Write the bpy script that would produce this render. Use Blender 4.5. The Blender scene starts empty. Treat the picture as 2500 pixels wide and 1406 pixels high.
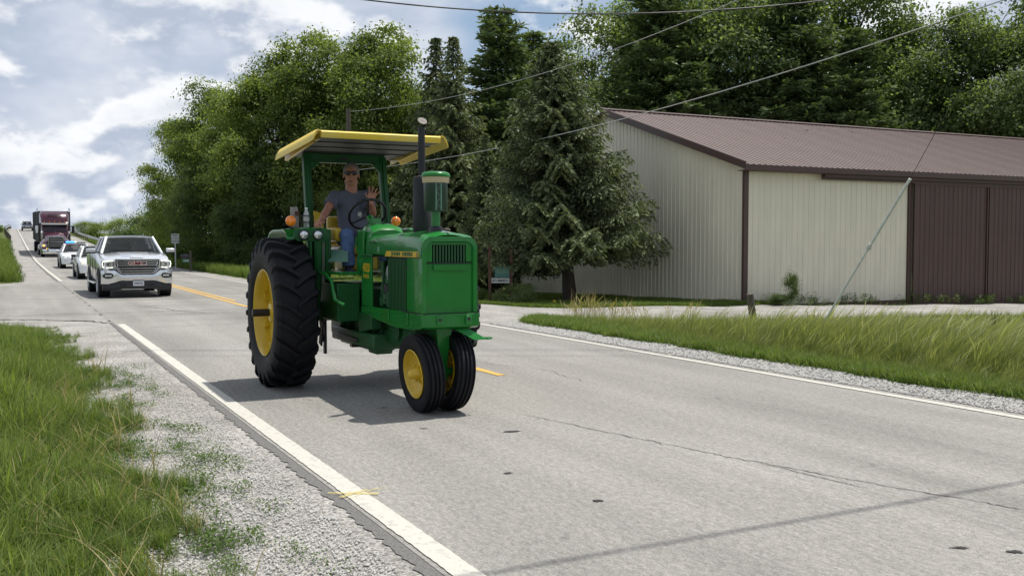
import bpy, math, random
import numpy as np
from mathutils import Vector, Matrix, Euler
random.seed(7)
PI = math.pi
SC = bpy.context.scene
COL = SC.collection

# ---------------------------------------------------------------- camera, light, sky, exposure
ANG = math.radians(27.0)            # the road runs 27 degrees left of the view
CA, SA = math.cos(ANG), math.sin(ANG)
CAM_H = 1.65
cam_data = bpy.data.cameras.new('camera')
cam = bpy.data.objects.new('camera', cam_data); COL.objects.link(cam)
cam.location = (0, 0, CAM_H)
cam.rotation_euler = (math.radians(90 - 2.674), 0, 0)
cam_data.sensor_width = 36.0
cam_data.lens = 36.0 * 2420 / 2500
cam_data.clip_start = 0.05
cam_data.clip_end = 5000
SC.camera = cam

SUN_DIR = Vector((0.36*CA - 0.10*SA, 0.36*SA + 0.10*CA, 1.0)).normalized()   # towards the sun
sun_el = math.asin(SUN_DIR.z); sun_az = math.atan2(SUN_DIR.x, SUN_DIR.y)
sd = bpy.data.lights.new('sun', 'SUN'); sd.energy = 4.6; sd.angle = math.radians(0.53); sd.color = (1.0, 0.955, 0.88)
sun = bpy.data.objects.new('sun', sd); COL.objects.link(sun)
sun.rotation_euler = SUN_DIR.to_track_quat('Z', 'Y').to_euler()

world = bpy.data.worlds.new('World'); SC.world = world; world.use_nodes = True
wn = world.node_tree; wn.nodes.clear()
def W_(t, **k):
    n = wn.nodes.new(t)
    for a, b in k.items(): setattr(n, a, b)
    return n
def build_sky():
    L = wn.links.new
    out = W_('ShaderNodeOutputWorld'); bg = W_('ShaderNodeBackground'); bg.inputs['Strength'].default_value = 0.10
    L(bg.outputs[0], out.inputs[0])
    sky = W_('ShaderNodeTexSky', sky_type='NISHITA', sun_disc=False, sun_elevation=sun_el, sun_rotation=sun_az)
    sky.air_density = 1.0; sky.dust_density = 1.2; sky.ozone_density = 1.0
    tc = W_('ShaderNodeTexCoord')
    sep = W_('ShaderNodeSeparateXYZ'); L(tc.outputs['Generated'], sep.inputs[0])
    def math_(op, a, b=None, clamp=False):
        m = W_('ShaderNodeMath', operation=op); m.use_clamp = clamp
        for i, s in enumerate((a, b)):
            if s is None: continue
            if isinstance(s, (int, float)): m.inputs[i].default_value = s
            else: L(s, m.inputs[i])
        return m.outputs[0]
    zc = math_('MAXIMUM', sep.outputs[2], 0.0)
    def layer(dz, scale, detail, rough, seed, dist=0.0):
        z = math_('ADD', zc, dz)
        x = math_('DIVIDE', sep.outputs[0], math_('ADD', z, 1.1)); y = math_('DIVIDE', sep.outputs[1], math_('ADD', z, 1.1))
        c = W_('ShaderNodeCombineXYZ'); L(x, c.inputs[0]); L(y, c.inputs[1]); L(math_('MULTIPLY_ADD', z, 2.1) if False else math_('ADD', math_('MULTIPLY', z, 1.15), seed), c.inputs[2])
        n = W_('ShaderNodeTexNoise'); n.noise_dimensions = '3D'
        L(c.outputs[0], n.inputs['Vector']); n.inputs['Scale'].default_value = scale
        n.inputs['Detail'].default_value = detail; n.inputs['Roughness'].default_value = rough
        n.inputs['Distortion'].default_value = dist
        return n.outputs[0]
    a = layer(0.0, 8.5, 11, 0.52, 2.6, .0)
    b = layer(0.020, 8.5, 11, 0.52, 2.6, .0)      # the same field a little higher: where it thins out, the cloud top is lit
    big = layer(0.0, 3.4, 3, 0.5, 14.0)
    veil = layer(0.0, 5.0, 5, 0.6, 23.0, .3)
    def ramp(v, lo, hi):
        r = W_('ShaderNodeMapRange'); r.interpolation_type = 'SMOOTHSTEP'
        L(v, r.inputs[0]); r.inputs[1].default_value = lo; r.inputs[2].default_value = hi
        return r.outputs[0]
    def mix(f, c0, c1):
        m = W_('ShaderNodeMix', data_type='RGBA'); L(f, m.inputs[0])
        for i, c in ((6, c0), (7, c1)):
            if isinstance(c, tuple): m.inputs[i].default_value = (*c, 1)
            else: L(c, m.inputs[i])
        return m.outputs[2]
    # a broken high sheet, then cumulus with bright tops and blue-grey undersides
    sheet = mix(ramp(veil, 0.36, 0.64), (4.3, 5.0, 6.3), (6.9, 7.3, 8.0))
    backdrop = mix(ramp(math_('SUBTRACT', big, math_('MULTIPLY', zc, 0.25)), 0.33, 0.45), sky.outputs[0], sheet)
    backdrop = mix(ramp(zc, 0.10, 0.0), backdrop, (5.2, 5.9, 7.2))
    dens = math_('ADD', a, math_('MULTIPLY', math_('SUBTRACT', big, 0.5), 0.35))
    cum = ramp(dens, 0.435, 0.515)
    lit = ramp(math_('SUBTRACT', a, b), -0.045, 0.065)
    core = ramp(dens, 0.53, 0.68)
    puff = mix(lit, (4.3, 4.95, 6.1), (9.0, 9.1, 9.3))
    puff = mix(math_('MULTIPLY', core, 0.55), puff, (4.4, 5.0, 6.2))
    L(mix(math_('MULTIPLY', cum, 0.92), backdrop, puff), bg.inputs[0])
build_sky()
SC.view_settings.view_transform = 'Standard'; SC.view_settings.look = 'None'
SC.view_settings.gamma = 1; SC.view_settings.exposure = 0.15; SC.view_settings.use_curve_mapping = False
SC.render.engine = 'CYCLES'
SC.cycles.max_bounces = 6; SC.cycles.transparent_max_bounces = 8

# ---------------------------------------------------------------- places
def RW(u, v, z=0.0): return Vector((-SA*u + CA*v, CA*u + SA*v, z))   # road frame -> world (u along the road, v to the right)
def UV(x, y): return -SA*x + CA*y, CA*x + SA*y
ROAD_ROT = PI/2 + ANG                                                # an object with this turn has local x = u, local y = -v
FACE = math.atan2(-CA, SA)                                           # a vehicle coming down the road: local x forward, y to its left
def sstep(x, a, b):
    t = np.clip((np.asarray(x, float) - a) / (b - a), 0, 1); return t*t*(3 - 2*t)
ZU = np.array([-60, 50, 61, 83, 112, 134, 175, 224, 245, 275, 320, 1000.]); ZZ = np.array([0, 0, .02, .16, .72, 1.42, 2.65, 4.25, 4.45, 4.1, 2.6, 0.])
def zroad(u): return np.interp(u, ZU, ZZ)
def zter(u, v):
    u = np.asarray(u, float); v = np.asarray(v, float)
    z = zroad(u)
    right = -0.25*sstep(v, 9.3, 14) - 0.027*np.clip(v - 20.3, 0, 30)*sstep(u, 140, 60) - 0.025*np.clip(u - 24, 0, 25)*sstep(v, 10, 18)
    left = -0.12*sstep(-v, 1.5, 5)
    far = sstep(np.abs(v - 5), 12, 45)
    z = z*(1 - far*0.9)
    bump = 0.03*np.sin(u*1.3 + v*.7)*np.cos(v*1.1 - u*.4)*(sstep(v, 9.6, 11) + sstep(-v, -.3, 1.5))
    return z + right + left + bump
def ground_at(x, y):
    u, v = UV(x, y); return float(zter(u, v))

# ---------------------------------------------------------------- mesh helpers
class MB:
    def __init__(s): s.v = []; s.f = []
    def add(s, vs, fs):
        o = len(s.v); s.v += [tuple(p) for p in vs]; s.f += [tuple(i + o for i in f) for f in fs]; return s
    def box(s, c, d, rot=None, taper=1.0):
        cx, cy, cz = c; x, y, z = d[0]/2, d[1]/2, d[2]/2
        ps = [Vector((i*x*(taper if k > 0 else 1), j*y*(taper if k > 0 else 1), k*z)) for k in (-1, 1) for j in (-1, 1) for i in (-1, 1)]
        if rot is not None:
            m = Euler(rot).to_matrix(); ps = [m @ p for p in ps]
        return s.add([(p.x+cx, p.y+cy, p.z+cz) for p in ps], [(0,2,3,1),(4,5,7,6),(0,1,5,4),(2,6,7,3),(0,4,6,2),(1,3,7,5)])
    def frame(s, p0, p1):
        d = (Vector(p1) - Vector(p0)).normalized()
        a = d.orthogonal().normalized(); return d, a, d.cross(a)
    def cyl(s, p0, p1, r0, r1=None, n=12, caps=True):
        r1 = r0 if r1 is None else r1
        p0, p1 = Vector(p0), Vector(p1); d, a, b = s.frame(p0, p1)
        vs = [p + a*math.cos(2*PI*i/n)*r + b*math.sin(2*PI*i/n)*r for p, r in ((p0, r0), (p1, r1)) for i in range(n)]
        fs = [(i, (i+1) % n, n + (i+1) % n, n + i) for i in range(n)]
        if caps: fs += [tuple(range(n))[::-1], tuple(range(n, 2*n))]
        return s.add(vs, fs)
    def tube(s, pts, r, n=8, caps=True):
        pts = [Vector(p) for p in pts]; m = len(pts)
        rs = list(r) if isinstance(r, (list, tuple)) else [r]*m
        vs = []; a = None
        for i, p in enumerate(pts):
            d = (pts[min(i+1, m-1)] - pts[max(i-1, 0)]).normalized()
            if a is None: a = d.orthogonal().normalized()
            else: a = (a - d*a.dot(d)).normalized()
            b = d.cross(a)
            vs += [p + (a*math.cos(2*PI*k/n) + b*math.sin(2*PI*k/n))*rs[i] for k in range(n)]
        fs = [(i*n+k, i*n+(k+1) % n, (i+1)*n+(k+1) % n, (i+1)*n+k) for i in range(m-1) for k in range(n)]
        if caps: fs += [tuple(range(n))[::-1], tuple(range((m-1)*n, m*n))]
        return s.add(vs, fs)
    def lathe(s, prof, o=(0,0,0), axis=(0,1,0), n=32, closed=False):
        # prof: list of (along axis, radius)
        o = Vector(o); d, a, b = s.frame((0,0,0), axis); m = len(prof)
        vs = [o + d*h + (a*math.cos(2*PI*k/n) + b*math.sin(2*PI*k/n))*r for h, r in prof for k in range(n)]
        fs = [(i*n+k, i*n+(k+1) % n, ((i+1) % m)*n+(k+1) % n, ((i+1) % m)*n+k) for i in range(m if closed else m-1) for k in range(n)]
        return s.add(vs, fs)
    def loft(s, secs, loop=True, caps=True):
        n = len(secs[0]); m = len(secs)
        vs = [p for sec in secs for p in sec]
        fs = [(i*n+k, i*n+(k+1) % n, (i+1)*n+(k+1) % n, (i+1)*n+k) for i in range(m-1) for k in range(n if loop else n-1)]
        if caps and loop: fs += [tuple(range(n))[::-1], tuple(range((m-1)*n, m*n))]
        return s.add(vs, fs)
    def prism(s, poly, d):
        d = Vector(d); n = len(poly); vs = [Vector(p) for p in poly]; vs += [p + d for p in vs]
        return s.add(vs, [tuple(range(n))[::-1], tuple(range(n, 2*n))] + [(i, (i+1) % n, n+(i+1) % n, n+i) for i in range(n)])
    def ball(s, c, r, n=12, m=8, sc=(1,1,1)):
        vs = [(c[0], c[1], c[2]+r*sc[2])]
        for j in range(1, m):
            t = PI*j/m
            vs += [(c[0]+r*sc[0]*math.sin(t)*math.cos(2*PI*k/n), c[1]+r*sc[1]*math.sin(t)*math.sin(2*PI*k/n), c[2]+r*sc[2]*math.cos(t)) for k in range(n)]
        vs.append((c[0], c[1], c[2]-r*sc[2])); last = len(vs)-1
        fs = [(0, 1+k, 1+(k+1) % n) for k in range(n)]
        for j in range(m-2):
            fs += [(1+j*n+k, 1+(j+1)*n+k, 1+(j+1)*n+(k+1) % n, 1+j*n+(k+1) % n) for k in range(n)]
        fs += [(last, 1+(m-2)*n+(k+1) % n, 1+(m-2)*n+k) for k in range(n)]
        return s.add(vs, fs)
    def cone2(s, p0, p1, r0, r1, n=14, fl=1.0, side=None):
        # a capsule with two radii; fl flattens it along 'side'
        p0, p1 = Vector(p0), Vector(p1); d = (p1-p0); L = d.length; d.normalize()
        a = Vector(side).normalized() if side else d.orthogonal().normalized()
        a = (a - d*a.dot(d)).normalized(); b = d.cross(a)
        rings = [(-r0*math.cos(t), r0*math.sin(t)) for t in (0.02, .5, 1.0)] + [(0, r0), (L, r1)] + [(L + r1*math.cos(t), r1*math.sin(t)) for t in (1.0, .5, .02)]
        vs = [p0 + d*h + (a*math.cos(2*PI*k/n)*fl + b*math.sin(2*PI*k/n))*r for h, r in rings for k in range(n)]
        m = len(rings)
        fs = [(i*n+k, i*n+(k+1) % n, (i+1)*n+(k+1) % n, (i+1)*n+k) for i in range(m-1) for k in range(n)]
        fs += [tuple(range(n))[::-1], tuple(range((m-1)*n, m*n))]
        return s.add(vs, fs)
    def mesh(s, name, smooth=35):
        me = bpy.data.meshes.new(name); me.from_pydata(s.v, [], s.f); me.validate()
        import bmesh
        bm = bmesh.new(); bm.from_mesh(me); bmesh.ops.recalc_face_normals(bm, faces=bm.faces); bm.to_mesh(me); bm.free()
        if smooth: me.shade_smooth(); me.set_sharp_from_angle(angle=math.radians(smooth))
        return me

def link(name, data, m=None, parent=None, loc=(0,0,0), rot=(0,0,0)):
    o = bpy.data.objects.new(name, data); COL.objects.link(o)
    o.location = loc; o.rotation_euler = rot
    if parent is not None: o.parent = parent
    if m is not None and data is not None:
        if not data.materials: data.materials.append(m)
        elif data.materials[0] is not m:
            data.materials[0] = m
    return o
def obj(name, mb, m, parent=None, loc=(0,0,0), rot=(0,0,0), smooth=35, bevel=0, seg=2, label=None):
    o = link(name, mb.mesh(name, smooth), m, parent, loc, rot)
    if bevel:
        b = o.modifiers.new('bevel', 'BEVEL'); b.width = bevel; b.segments = seg; b.limit_method = 'ANGLE'; b.angle_limit = math.radians(40)
    if label: o['label'] = label
    return o
def tag(o, label=None, cat=None, group=None, kind=None):
    if label: o['label'] = label
    if cat: o['category'] = cat
    if group: o['group'] = group
    if kind: o['kind'] = kind
    return o
def thing(name, label, cat, loc=(0,0,0), rz=0, group=None, parent=None):
    o = bpy.data.objects.new(name, None); COL.objects.link(o); o.location = loc; o.rotation_euler = (0, 0, rz)
    o.empty_display_size = .2
    if parent is not None: o.parent = parent
    return tag(o, label, cat, group)
def copy_tree(o, parent=None):
    c = o.copy(); COL.objects.link(c); c.parent = parent
    for ch in list(o.children): copy_tree(ch, c)
    return c
def text(s, size, m, parent, loc, rot, name='lettering', ext=.002, sx=1.0, bold=0.0, space=1.0):
    cu = bpy.data.curves.new(name, 'FONT'); cu.body = s; cu.size = size; cu.extrude = ext; cu.offset = bold
    cu.align_x = 'CENTER'; cu.align_y = 'CENTER'; cu.space_character = space; cu.resolution_u = 3
    cu.materials.append(m)
    tmp = bpy.data.objects.new(name, cu); COL.objects.link(tmp); bpy.context.view_layer.update()
    me = bpy.data.meshes.new_from_object(tmp.evaluated_get(bpy.context.evaluated_depsgraph_get())); me.name = name; COL.objects.unlink(tmp); bpy.data.objects.remove(tmp)
    o = bpy.data.objects.new(name, me); COL.objects.link(o); o.parent = parent; o.location = loc; o.rotation_euler = rot; o.scale = (sx, 1, 1)
    return o

# ---------------------------------------------------------------- materials
def mat(name, col, rough=.5, metal=0., var=0., scale=6., bump=0., bscale=40., coat=0., spec=.5, emit=0., detail=6, stretch=None, dirt=None, alpha=1., trans=0.):
    m = bpy.data.materials.new(name); m.use_nodes = True
    nt = m.node_tree; N = nt.nodes; L = nt.links.new; b = N['Principled BSDF']
    b.inputs['Base Color'].default_value = (*col, 1); b.inputs['Roughness'].default_value = rough; b.inputs['Metallic'].default_value = metal
    b.inputs['Coat Weight'].default_value = coat; b.inputs['Coat Roughness'].default_value = .04; b.inputs['Specular IOR Level'].default_value = spec
    b.inputs['Alpha'].default_value = alpha; b.inputs['Transmission Weight'].default_value = trans
    if emit: b.inputs['Emission Color'].default_value = (*col, 1); b.inputs['Emission Strength'].default_value = emit
    if var or bump or dirt:
        tc = N.new('ShaderNodeTexCoord'); mp = N.new('ShaderNodeMapping'); L(tc.outputs['Object'], mp.inputs[0])
        if stretch: mp.inputs['Scale'].default_value = stretch
        if var or dirt:
            n = N.new('ShaderNodeTexNoise'); n.inputs['Scale'].default_value = scale; n.inputs['Detail'].default_value = detail; n.inputs['Roughness'].default_value = .65
            L(mp.outputs[0], n.inputs['Vector'])
            mr = N.new('ShaderNodeMapRange'); L(n.outputs[0], mr.inputs[0]); mr.inputs[1].default_value = .3; mr.inputs[2].default_value = .7
            mx = N.new('ShaderNodeMix'); mx.data_type = 'RGBA'; L(mr.outputs[0], mx.inputs[0])
            c2 = dirt if dirt else tuple(min(1, c*(1+var)) for c in col)
            c1 = col if dirt else tuple(c*(1-var) for c in col)
            mx.inputs[6].default_value = (*c1, 1); mx.inputs[7].default_value = (*c2, 1)
            if dirt:
                mr.inputs[1].default_value = .52; mr.inputs[2].default_value = .78
                sc_ = N.new('ShaderNodeMath'); sc_.operation = 'MULTIPLY'; sc_.inputs[1].default_value = var or .5
                L(mr.outputs[0], sc_.inputs[0]); L(sc_.outputs[0], mx.inputs[0])
            L(mx.outputs[2], b.inputs['Base Color'])
        if bump:
            n2 = N.new('ShaderNodeTexNoise'); n2.inputs['Scale'].default_value = bscale; n2.inputs['Detail'].default_value = 4
            L(mp.outputs[0], n2.inputs['Vector'])
            bp = N.new('ShaderNodeBump'); bp.inputs['Strength'].default_value = bump; bp.inputs['Distance'].default_value = .02
            L(n2.outputs[0], bp.inputs['Height']); L(bp.outputs[0], b.inputs['Normal'])
    return m
def leafmat(name, dark, light, trans=.35, rough=.5):
    m = bpy.data.materials.new(name); m.use_nodes = True
    nt = m.node_tree; N = nt.nodes; L = nt.links.new; N.clear()
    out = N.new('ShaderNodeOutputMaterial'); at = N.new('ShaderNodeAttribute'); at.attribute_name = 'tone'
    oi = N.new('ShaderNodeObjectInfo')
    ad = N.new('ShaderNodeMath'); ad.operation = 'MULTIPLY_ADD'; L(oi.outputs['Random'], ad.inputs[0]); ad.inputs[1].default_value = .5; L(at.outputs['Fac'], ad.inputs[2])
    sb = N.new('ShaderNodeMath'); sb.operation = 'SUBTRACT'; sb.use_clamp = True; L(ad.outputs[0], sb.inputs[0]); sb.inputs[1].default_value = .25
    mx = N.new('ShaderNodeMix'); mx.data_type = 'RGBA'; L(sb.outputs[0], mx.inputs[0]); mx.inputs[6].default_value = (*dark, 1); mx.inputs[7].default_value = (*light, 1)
    b = N.new('ShaderNodeBsdfPrincipled'); b.inputs['Roughness'].default_value = rough; b.inputs['Specular IOR Level'].default_value = .12
    L(mx.outputs[2], b.inputs['Base Color'])
    t = N.new('ShaderNodeBsdfTranslucent')
    hs = N.new('ShaderNodeMix'); hs.data_type = 'RGBA'; hs.blend_type = 'MULTIPLY'; hs.inputs[0].default_value = 1; L(mx.outputs[2], hs.inputs[6]); hs.inputs[7].default_value = (1.3, 1.4, .6, 1)
    L(hs.outputs[2], t.inputs[0])
    ms = N.new('ShaderNodeMixShader'); ms.inputs[0].default_value = trans; L(b.outputs[0], ms.inputs[1]); L(t.outputs[0], ms.inputs[2]); L(ms.outputs[0], out.inputs[0])
    return m

MT = dict(
 green=mat('green_paint', (.012,.17,.026), .3, var=.16, scale=3, coat=.45, spec=.2),
 frame_green=mat('green_frame_paint', (.008,.082,.018), .45, var=.15, spec=.3),
 green_dull=mat('green_paint_underbody', (.009,.075,.018), .5, var=.5, scale=9, dirt=(.035,.04,.03)),
 pale_green=mat('pale_green_plate', (.10,.22,.16), .5, var=.2),
 yellow=mat('yellow_paint', (.62,.42,.022), .4, var=.10, scale=5, coat=.3),
 canopy=mat('canopy_yellow', (.72,.52,.05), .5, var=.6, scale=3, dirt=(.66,.58,.30)),
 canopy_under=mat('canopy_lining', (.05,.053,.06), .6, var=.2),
 rubber=mat('tyre_rubber', (.009,.0095,.012), .6, var=.35, scale=8, spec=.2, dirt=(.022,.021,.020), bump=.2, bscale=60),
 black=mat('black_metal', (.012,.012,.014), .45, var=.3),
 soot=mat('exhaust_black', (.012,.013,.016), .6, var=.4, scale=5, dirt=(.035,.034,.036)),
 rust=mat('heat_stained_steel', (.085,.065,.055), .6, var=.4),
 cream=mat('cream_plastic', (.50,.42,.26), .4, var=.15),
 bowl=mat('green_glass_bowl', (.008,.035,.022), .35, coat=.15, var=.3),
 chrome=mat('chrome', (.75,.76,.78), .12, 1.0),
 steel=mat('galvanised_steel', (.42,.43,.44), .45, .7, var=.25, scale=3),
 steel_dark=mat('dark_steel', (.12,.12,.12), .5, .5, var=.3),
 amber=mat('amber_lens', (.95,.22,.01), .18, coat=.8, var=.35, scale=40, emit=.08),
 lamp_glass=mat('lamp_glass', (.65,.66,.66), .08, .6, coat=1, var=.3, scale=25),
 skin=mat('skin', (.38,.17,.11), .5, var=.28, scale=18, bump=.08, bscale=60),
 hair=mat('grey_hair', (.19,.17,.15), .7, var=.4, scale=60, bump=.5, bscale=90),
 shirt=mat('heather_grey_cotton', (.105,.112,.15), .9, var=.12, scale=60, bump=.5, bscale=9),
 denim=mat('blue_denim', (.075,.13,.26), .9, var=.45, scale=7, bump=.5, bscale=14),
 lens=mat('sunglass_lens', (.006,.006,.008), .12, spec=.35),
 white=mat('white_paint', (.80,.81,.82), .25, var=.04, coat=.7),
 silver=mat('silver_white_paint', (.62,.64,.67), .24, .35, var=.05, coat=1),
 glass=mat('vehicle_glass', (.010,.013,.015), .03, 0, spec=.6, alpha=.55),
 plastic=mat('black_plastic', (.02,.021,.023), .5, var=.2),
 red=mat('red_enamel', (.22,.015,.02), .3),
 maroon=mat('maroon_paint', (.06,.008,.022), .25, .1, coat=.5),
 trailer=mat('dark_green_grey_tarpaulin', (.055,.062,.055), .6, var=.35, scale=1.5, stretch=(3,1,.5)),
 blue_lamp=mat('blue_warning_light', (.05,.32,1.0), .2, emit=2.5),
 drl=mat('daytime_running_light', (.95,1.0,.82), .2, emit=1.1),
 amber_lit=mat('lit_amber_lamp', (1.0,.55,.08), .3, emit=1.5),
 plate=mat('number_plate_white', (.62,.63,.66), .5),
 ink=mat('black_print', (.015,.015,.018), .6),
 ink_green=mat('green_print', (.02,.10,.04), .6),
 wood=mat('weathered_wood', (.10,.085,.065), .85, var=.35, scale=4, bump=.5, bscale=20, stretch=(6,6,1)),
 bark=mat('bark', (.060,.048,.038), .9, var=.45, scale=5, bump=1, bscale=12, stretch=(3,3,.6)),
 sign_white=mat('sign_white', (.55,.56,.53), .6, var=.08),
 sign_green=mat('sign_green', (.01,.16,.09), .5),
 sign_teal=mat('sign_teal', (.06,.17,.16), .6),
 redwood=mat('red_brown_post', (.11,.05,.035), .8, var=.3),
 siding=mat('cream_steel_siding', (.70,.65,.52), .38, .05, var=.10, scale=1.2, detail=9, stretch=(1,1,.25), bump=.04, bscale=3),
 roofing=mat('brown_steel_roofing', (.145,.102,.090), .5, .05, var=.12, scale=1.5, stretch=(1,.3,1)),
 trim=mat('brown_trim', (.070,.038,.032), .45, var=.15),
 door=mat('brown_steel_door', (.078,.040,.034), .45, .05, var=.25, scale=1.3, stretch=(1,1,.3)),
 cable=mat('aluminium_wire', (.40,.40,.38), .5, .3),
 cable_dark=mat('black_cable', (.05,.05,.05), .6),
 guard=mat('grey_pvc_guard', (.60,.62,.58), .6, var=.15),
 chrome_soft=mat('bumper_chrome', (.70,.72,.74), .16, 1.0, bump=.15, bscale=2.5),
 paper=mat('paper_bag_surface', (.30,.28,.26), .8, var=.3, scale=12),
 shoe=mat('dark_navy_shoe', (.02,.02,.035), .6),
 water=mat('clear_bottle', (.55,.6,.62), .1, 0, coat=1, trans=.5),
)
LEAF = dict(
 broad=leafmat('broadleaf_foliage', (.068,.108,.036), (.25,.30,.095), .52),
 broad2=leafmat('yellow_green_foliage', (.070,.110,.034), (.255,.30,.10), .52),
 dark=leafmat('dark_broadleaf_foliage', (.052,.084,.038), (.20,.255,.11), .5),
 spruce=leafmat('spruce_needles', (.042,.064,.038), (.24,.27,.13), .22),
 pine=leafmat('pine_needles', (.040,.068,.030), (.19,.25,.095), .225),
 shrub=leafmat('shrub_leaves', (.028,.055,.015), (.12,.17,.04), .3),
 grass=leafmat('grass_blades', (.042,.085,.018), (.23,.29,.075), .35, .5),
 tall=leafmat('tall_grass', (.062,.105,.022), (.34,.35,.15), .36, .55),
 dry=leafmat('dry_grass', (.22,.19,.08), (.40,.33,.18), .3, .6),
 clover=leafmat('low_weeds', (.03,.07,.012), (.11,.17,.035), .3),
)
# ---------------------------------------------------------------- ground
SIDE = [(21.6,1.95),(22.6,1.3),(23.4,.4),(24.0,-1.2),(24.4,-4),(24.6,-9),(25.2,-60),(39.5,-60),(39.6,-9),(40.0,-3),(41.2,-.6),(42.8,.6),(45.0,1.95)]
FRONT_U = 24.0       # the barn's long front wall stands on this line
DRIVE = [(15.6,8.9),(17.6,9.3),(19.1,10.3),(19.8,11.8),(19.3,14.5),(18.6,20),(18.0,30),(17.5,60),(23.3,60),(23.3,20.4),(23.3,18.2),(24.4,16.0),(25.6,13.4),(26.8,11.0),(28.4,9.5),(31,8.9)]
def poly_sd(px, py, poly):
    # signed distance to a polygon, positive inside
    px = np.asarray(px, float); py = np.asarray(py, float)
    d = np.full(px.shape, 1e9); inside = np.zeros(px.shape, bool)
    n = len(poly)
    for i in range(n):
        x0, y0 = poly[i]; x1, y1 = poly[(i+1) % n]
        ex, ey = x1-x0, y1-y0; wx, wy = px-x0, py-y0
        t = np.clip((wx*ex+wy*ey)/(ex*ex+ey*ey), 0, 1)
        d = np.minimum(d, np.hypot(wx-ex*t, wy-ey*t))
        c = ((y0 > py) != (y1 > py)) & (px < (x1-x0)*(py-y0)/((y1-y0) if y1 != y0 else 1e-9)+x0)
        inside ^= c
    return np.where(inside, d, -d)
def wob(u, v):
    return .10*np.sin(u*2.1+.5*np.sin(v*3))+.06*np.sin(u*5.3+v*2.2)+.05*np.sin(u*11+v*7)
def gravel(u, v):
    # > 0 gravel or stone, < 0 grass; in metres from the edge
    u = np.asarray(u, float); v = np.asarray(v, float)
    w = wob(u, v)
    left_edge = np.where(u < 22, .86, .45)
    g = np.minimum(v - left_edge - w*1.6, 9.45 + w*.5 - v)
    apron = poly_sd(u, v, SIDE) + 1.25 + w
    drive = poly_sd(u, v, DRIVE) + w*.8
    return np.maximum(np.maximum(g, apron), drive)

def ground_material():
    m = bpy.data.materials.new('verge_ground'); m.use_nodes = True
    nt = m.node_tree; N = nt.nodes; L = nt.links.new; b = N['Principled BSDF']; b.inputs['Roughness'].default_value = .95; b.inputs['Specular IOR Level'].default_value = .2
    tc = N.new('ShaderNodeTexCoord')
    at = N.new('ShaderNodeAttribute'); at.attribute_name = 'gravel'
    n1 = N.new('ShaderNodeTexNoise'); n1.inputs['Scale'].default_value = 5; n1.inputs['Detail'].default_value = 8; n1.inputs['Roughness'].default_value = .7; L(tc.outputs['Object'], n1.inputs['Vector'])
    ad = N.new('ShaderNodeMath'); ad.operation = 'MULTIPLY_ADD'; L(n1.outputs[0], ad.inputs[0]); ad.inputs[1].default_value = 1.1; L(at.outputs['Fac'], ad.inputs[2])
    mr = N.new('ShaderNodeMapRange'); L(ad.outputs[0], mr.inputs[0]); mr.inputs[1].default_value = .42; mr.inputs[2].default_value = .66
    vo = N.new('ShaderNodeTexVoronoi'); vo.inputs['Scale'].default_value = 62; L(tc.outputs['Object'], vo.inputs['Vector'])
    vo2 = N.new('ShaderNodeTexNoise'); vo2.inputs['Scale'].default_value = 1.3; vo2.inputs['Detail'].default_value = 5; L(tc.outputs['Object'], vo2.inputs['Vector'])
    cr = N.new('ShaderNodeValToRGB'); L(vo.outputs['Color'], cr.inputs[0])
    cr.color_ramp.elements[0].color = (.10,.097,.09,1); cr.color_ramp.elements[1].color = (.56,.54,.50,1)
    e = cr.color_ramp.elements.new(.35); e.color = (.30,.29,.27,1)
    mxg = N.new('ShaderNodeMix'); mxg.data_type = 'RGBA'; mxg.blend_type = 'MULTIPLY'; mxg.inputs[0].default_value = .8; L(cr.outputs[0], mxg.inputs[6])
    r2 = N.new('ShaderNodeMapRange'); L(vo2.outputs[0], r2.inputs[0]); r2.inputs[1].default_value = .3; r2.inputs[2].default_value = .7; r2.inputs[3].default_value = .56; r2.inputs[4].default_value = 1.0
    cb = N.new('ShaderNodeCombineColor'); [L(r2.outputs[0], cb.inputs[i]) for i in range(3)]; L(cb.outputs[0], mxg.inputs[7])
    n3 = N.new('ShaderNodeTexNoise'); n3.inputs['Scale'].default_value = 9; n3.inputs['Detail'].default_value = 9; n3.inputs['Roughness'].default_value = .8; L(tc.outputs['Object'], n3.inputs['Vector'])
    c3 = N.new('ShaderNodeValToRGB'); L(n3.outputs[0], c3.inputs[0]); c3.color_ramp.elements[0].position = .3; c3.color_ramp.elements[1].position = .7
    c3.color_ramp.elements[0].color = (.035,.055,.012,1); c3.color_ramp.elements[1].color = (.13,.15,.045,1)
    mx = N.new('ShaderNodeMix'); mx.data_type = 'RGBA'; L(mr.outputs[0], mx.inputs[0]); L(c3.outputs[0], mx.inputs[6]); L(mxg.outputs[2], mx.inputs[7]); L(mx.outputs[2], b.inputs['Base Color'])
    bp = N.new('ShaderNodeBump'); bp.inputs['Strength'].default_value = .55; bp.inputs['Distance'].default_value = .015
    iv = N.new('ShaderNodeMath'); iv.operation = 'SUBTRACT'; iv.inputs[0].default_value = 1; L(vo.outputs['Distance'], iv.inputs[1]); L(iv.outputs[0], bp.inputs['Height']); L(bp.outputs[0], b.inputs['Normal'])
    return m
GROUND_MAT = ground_material()

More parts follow.
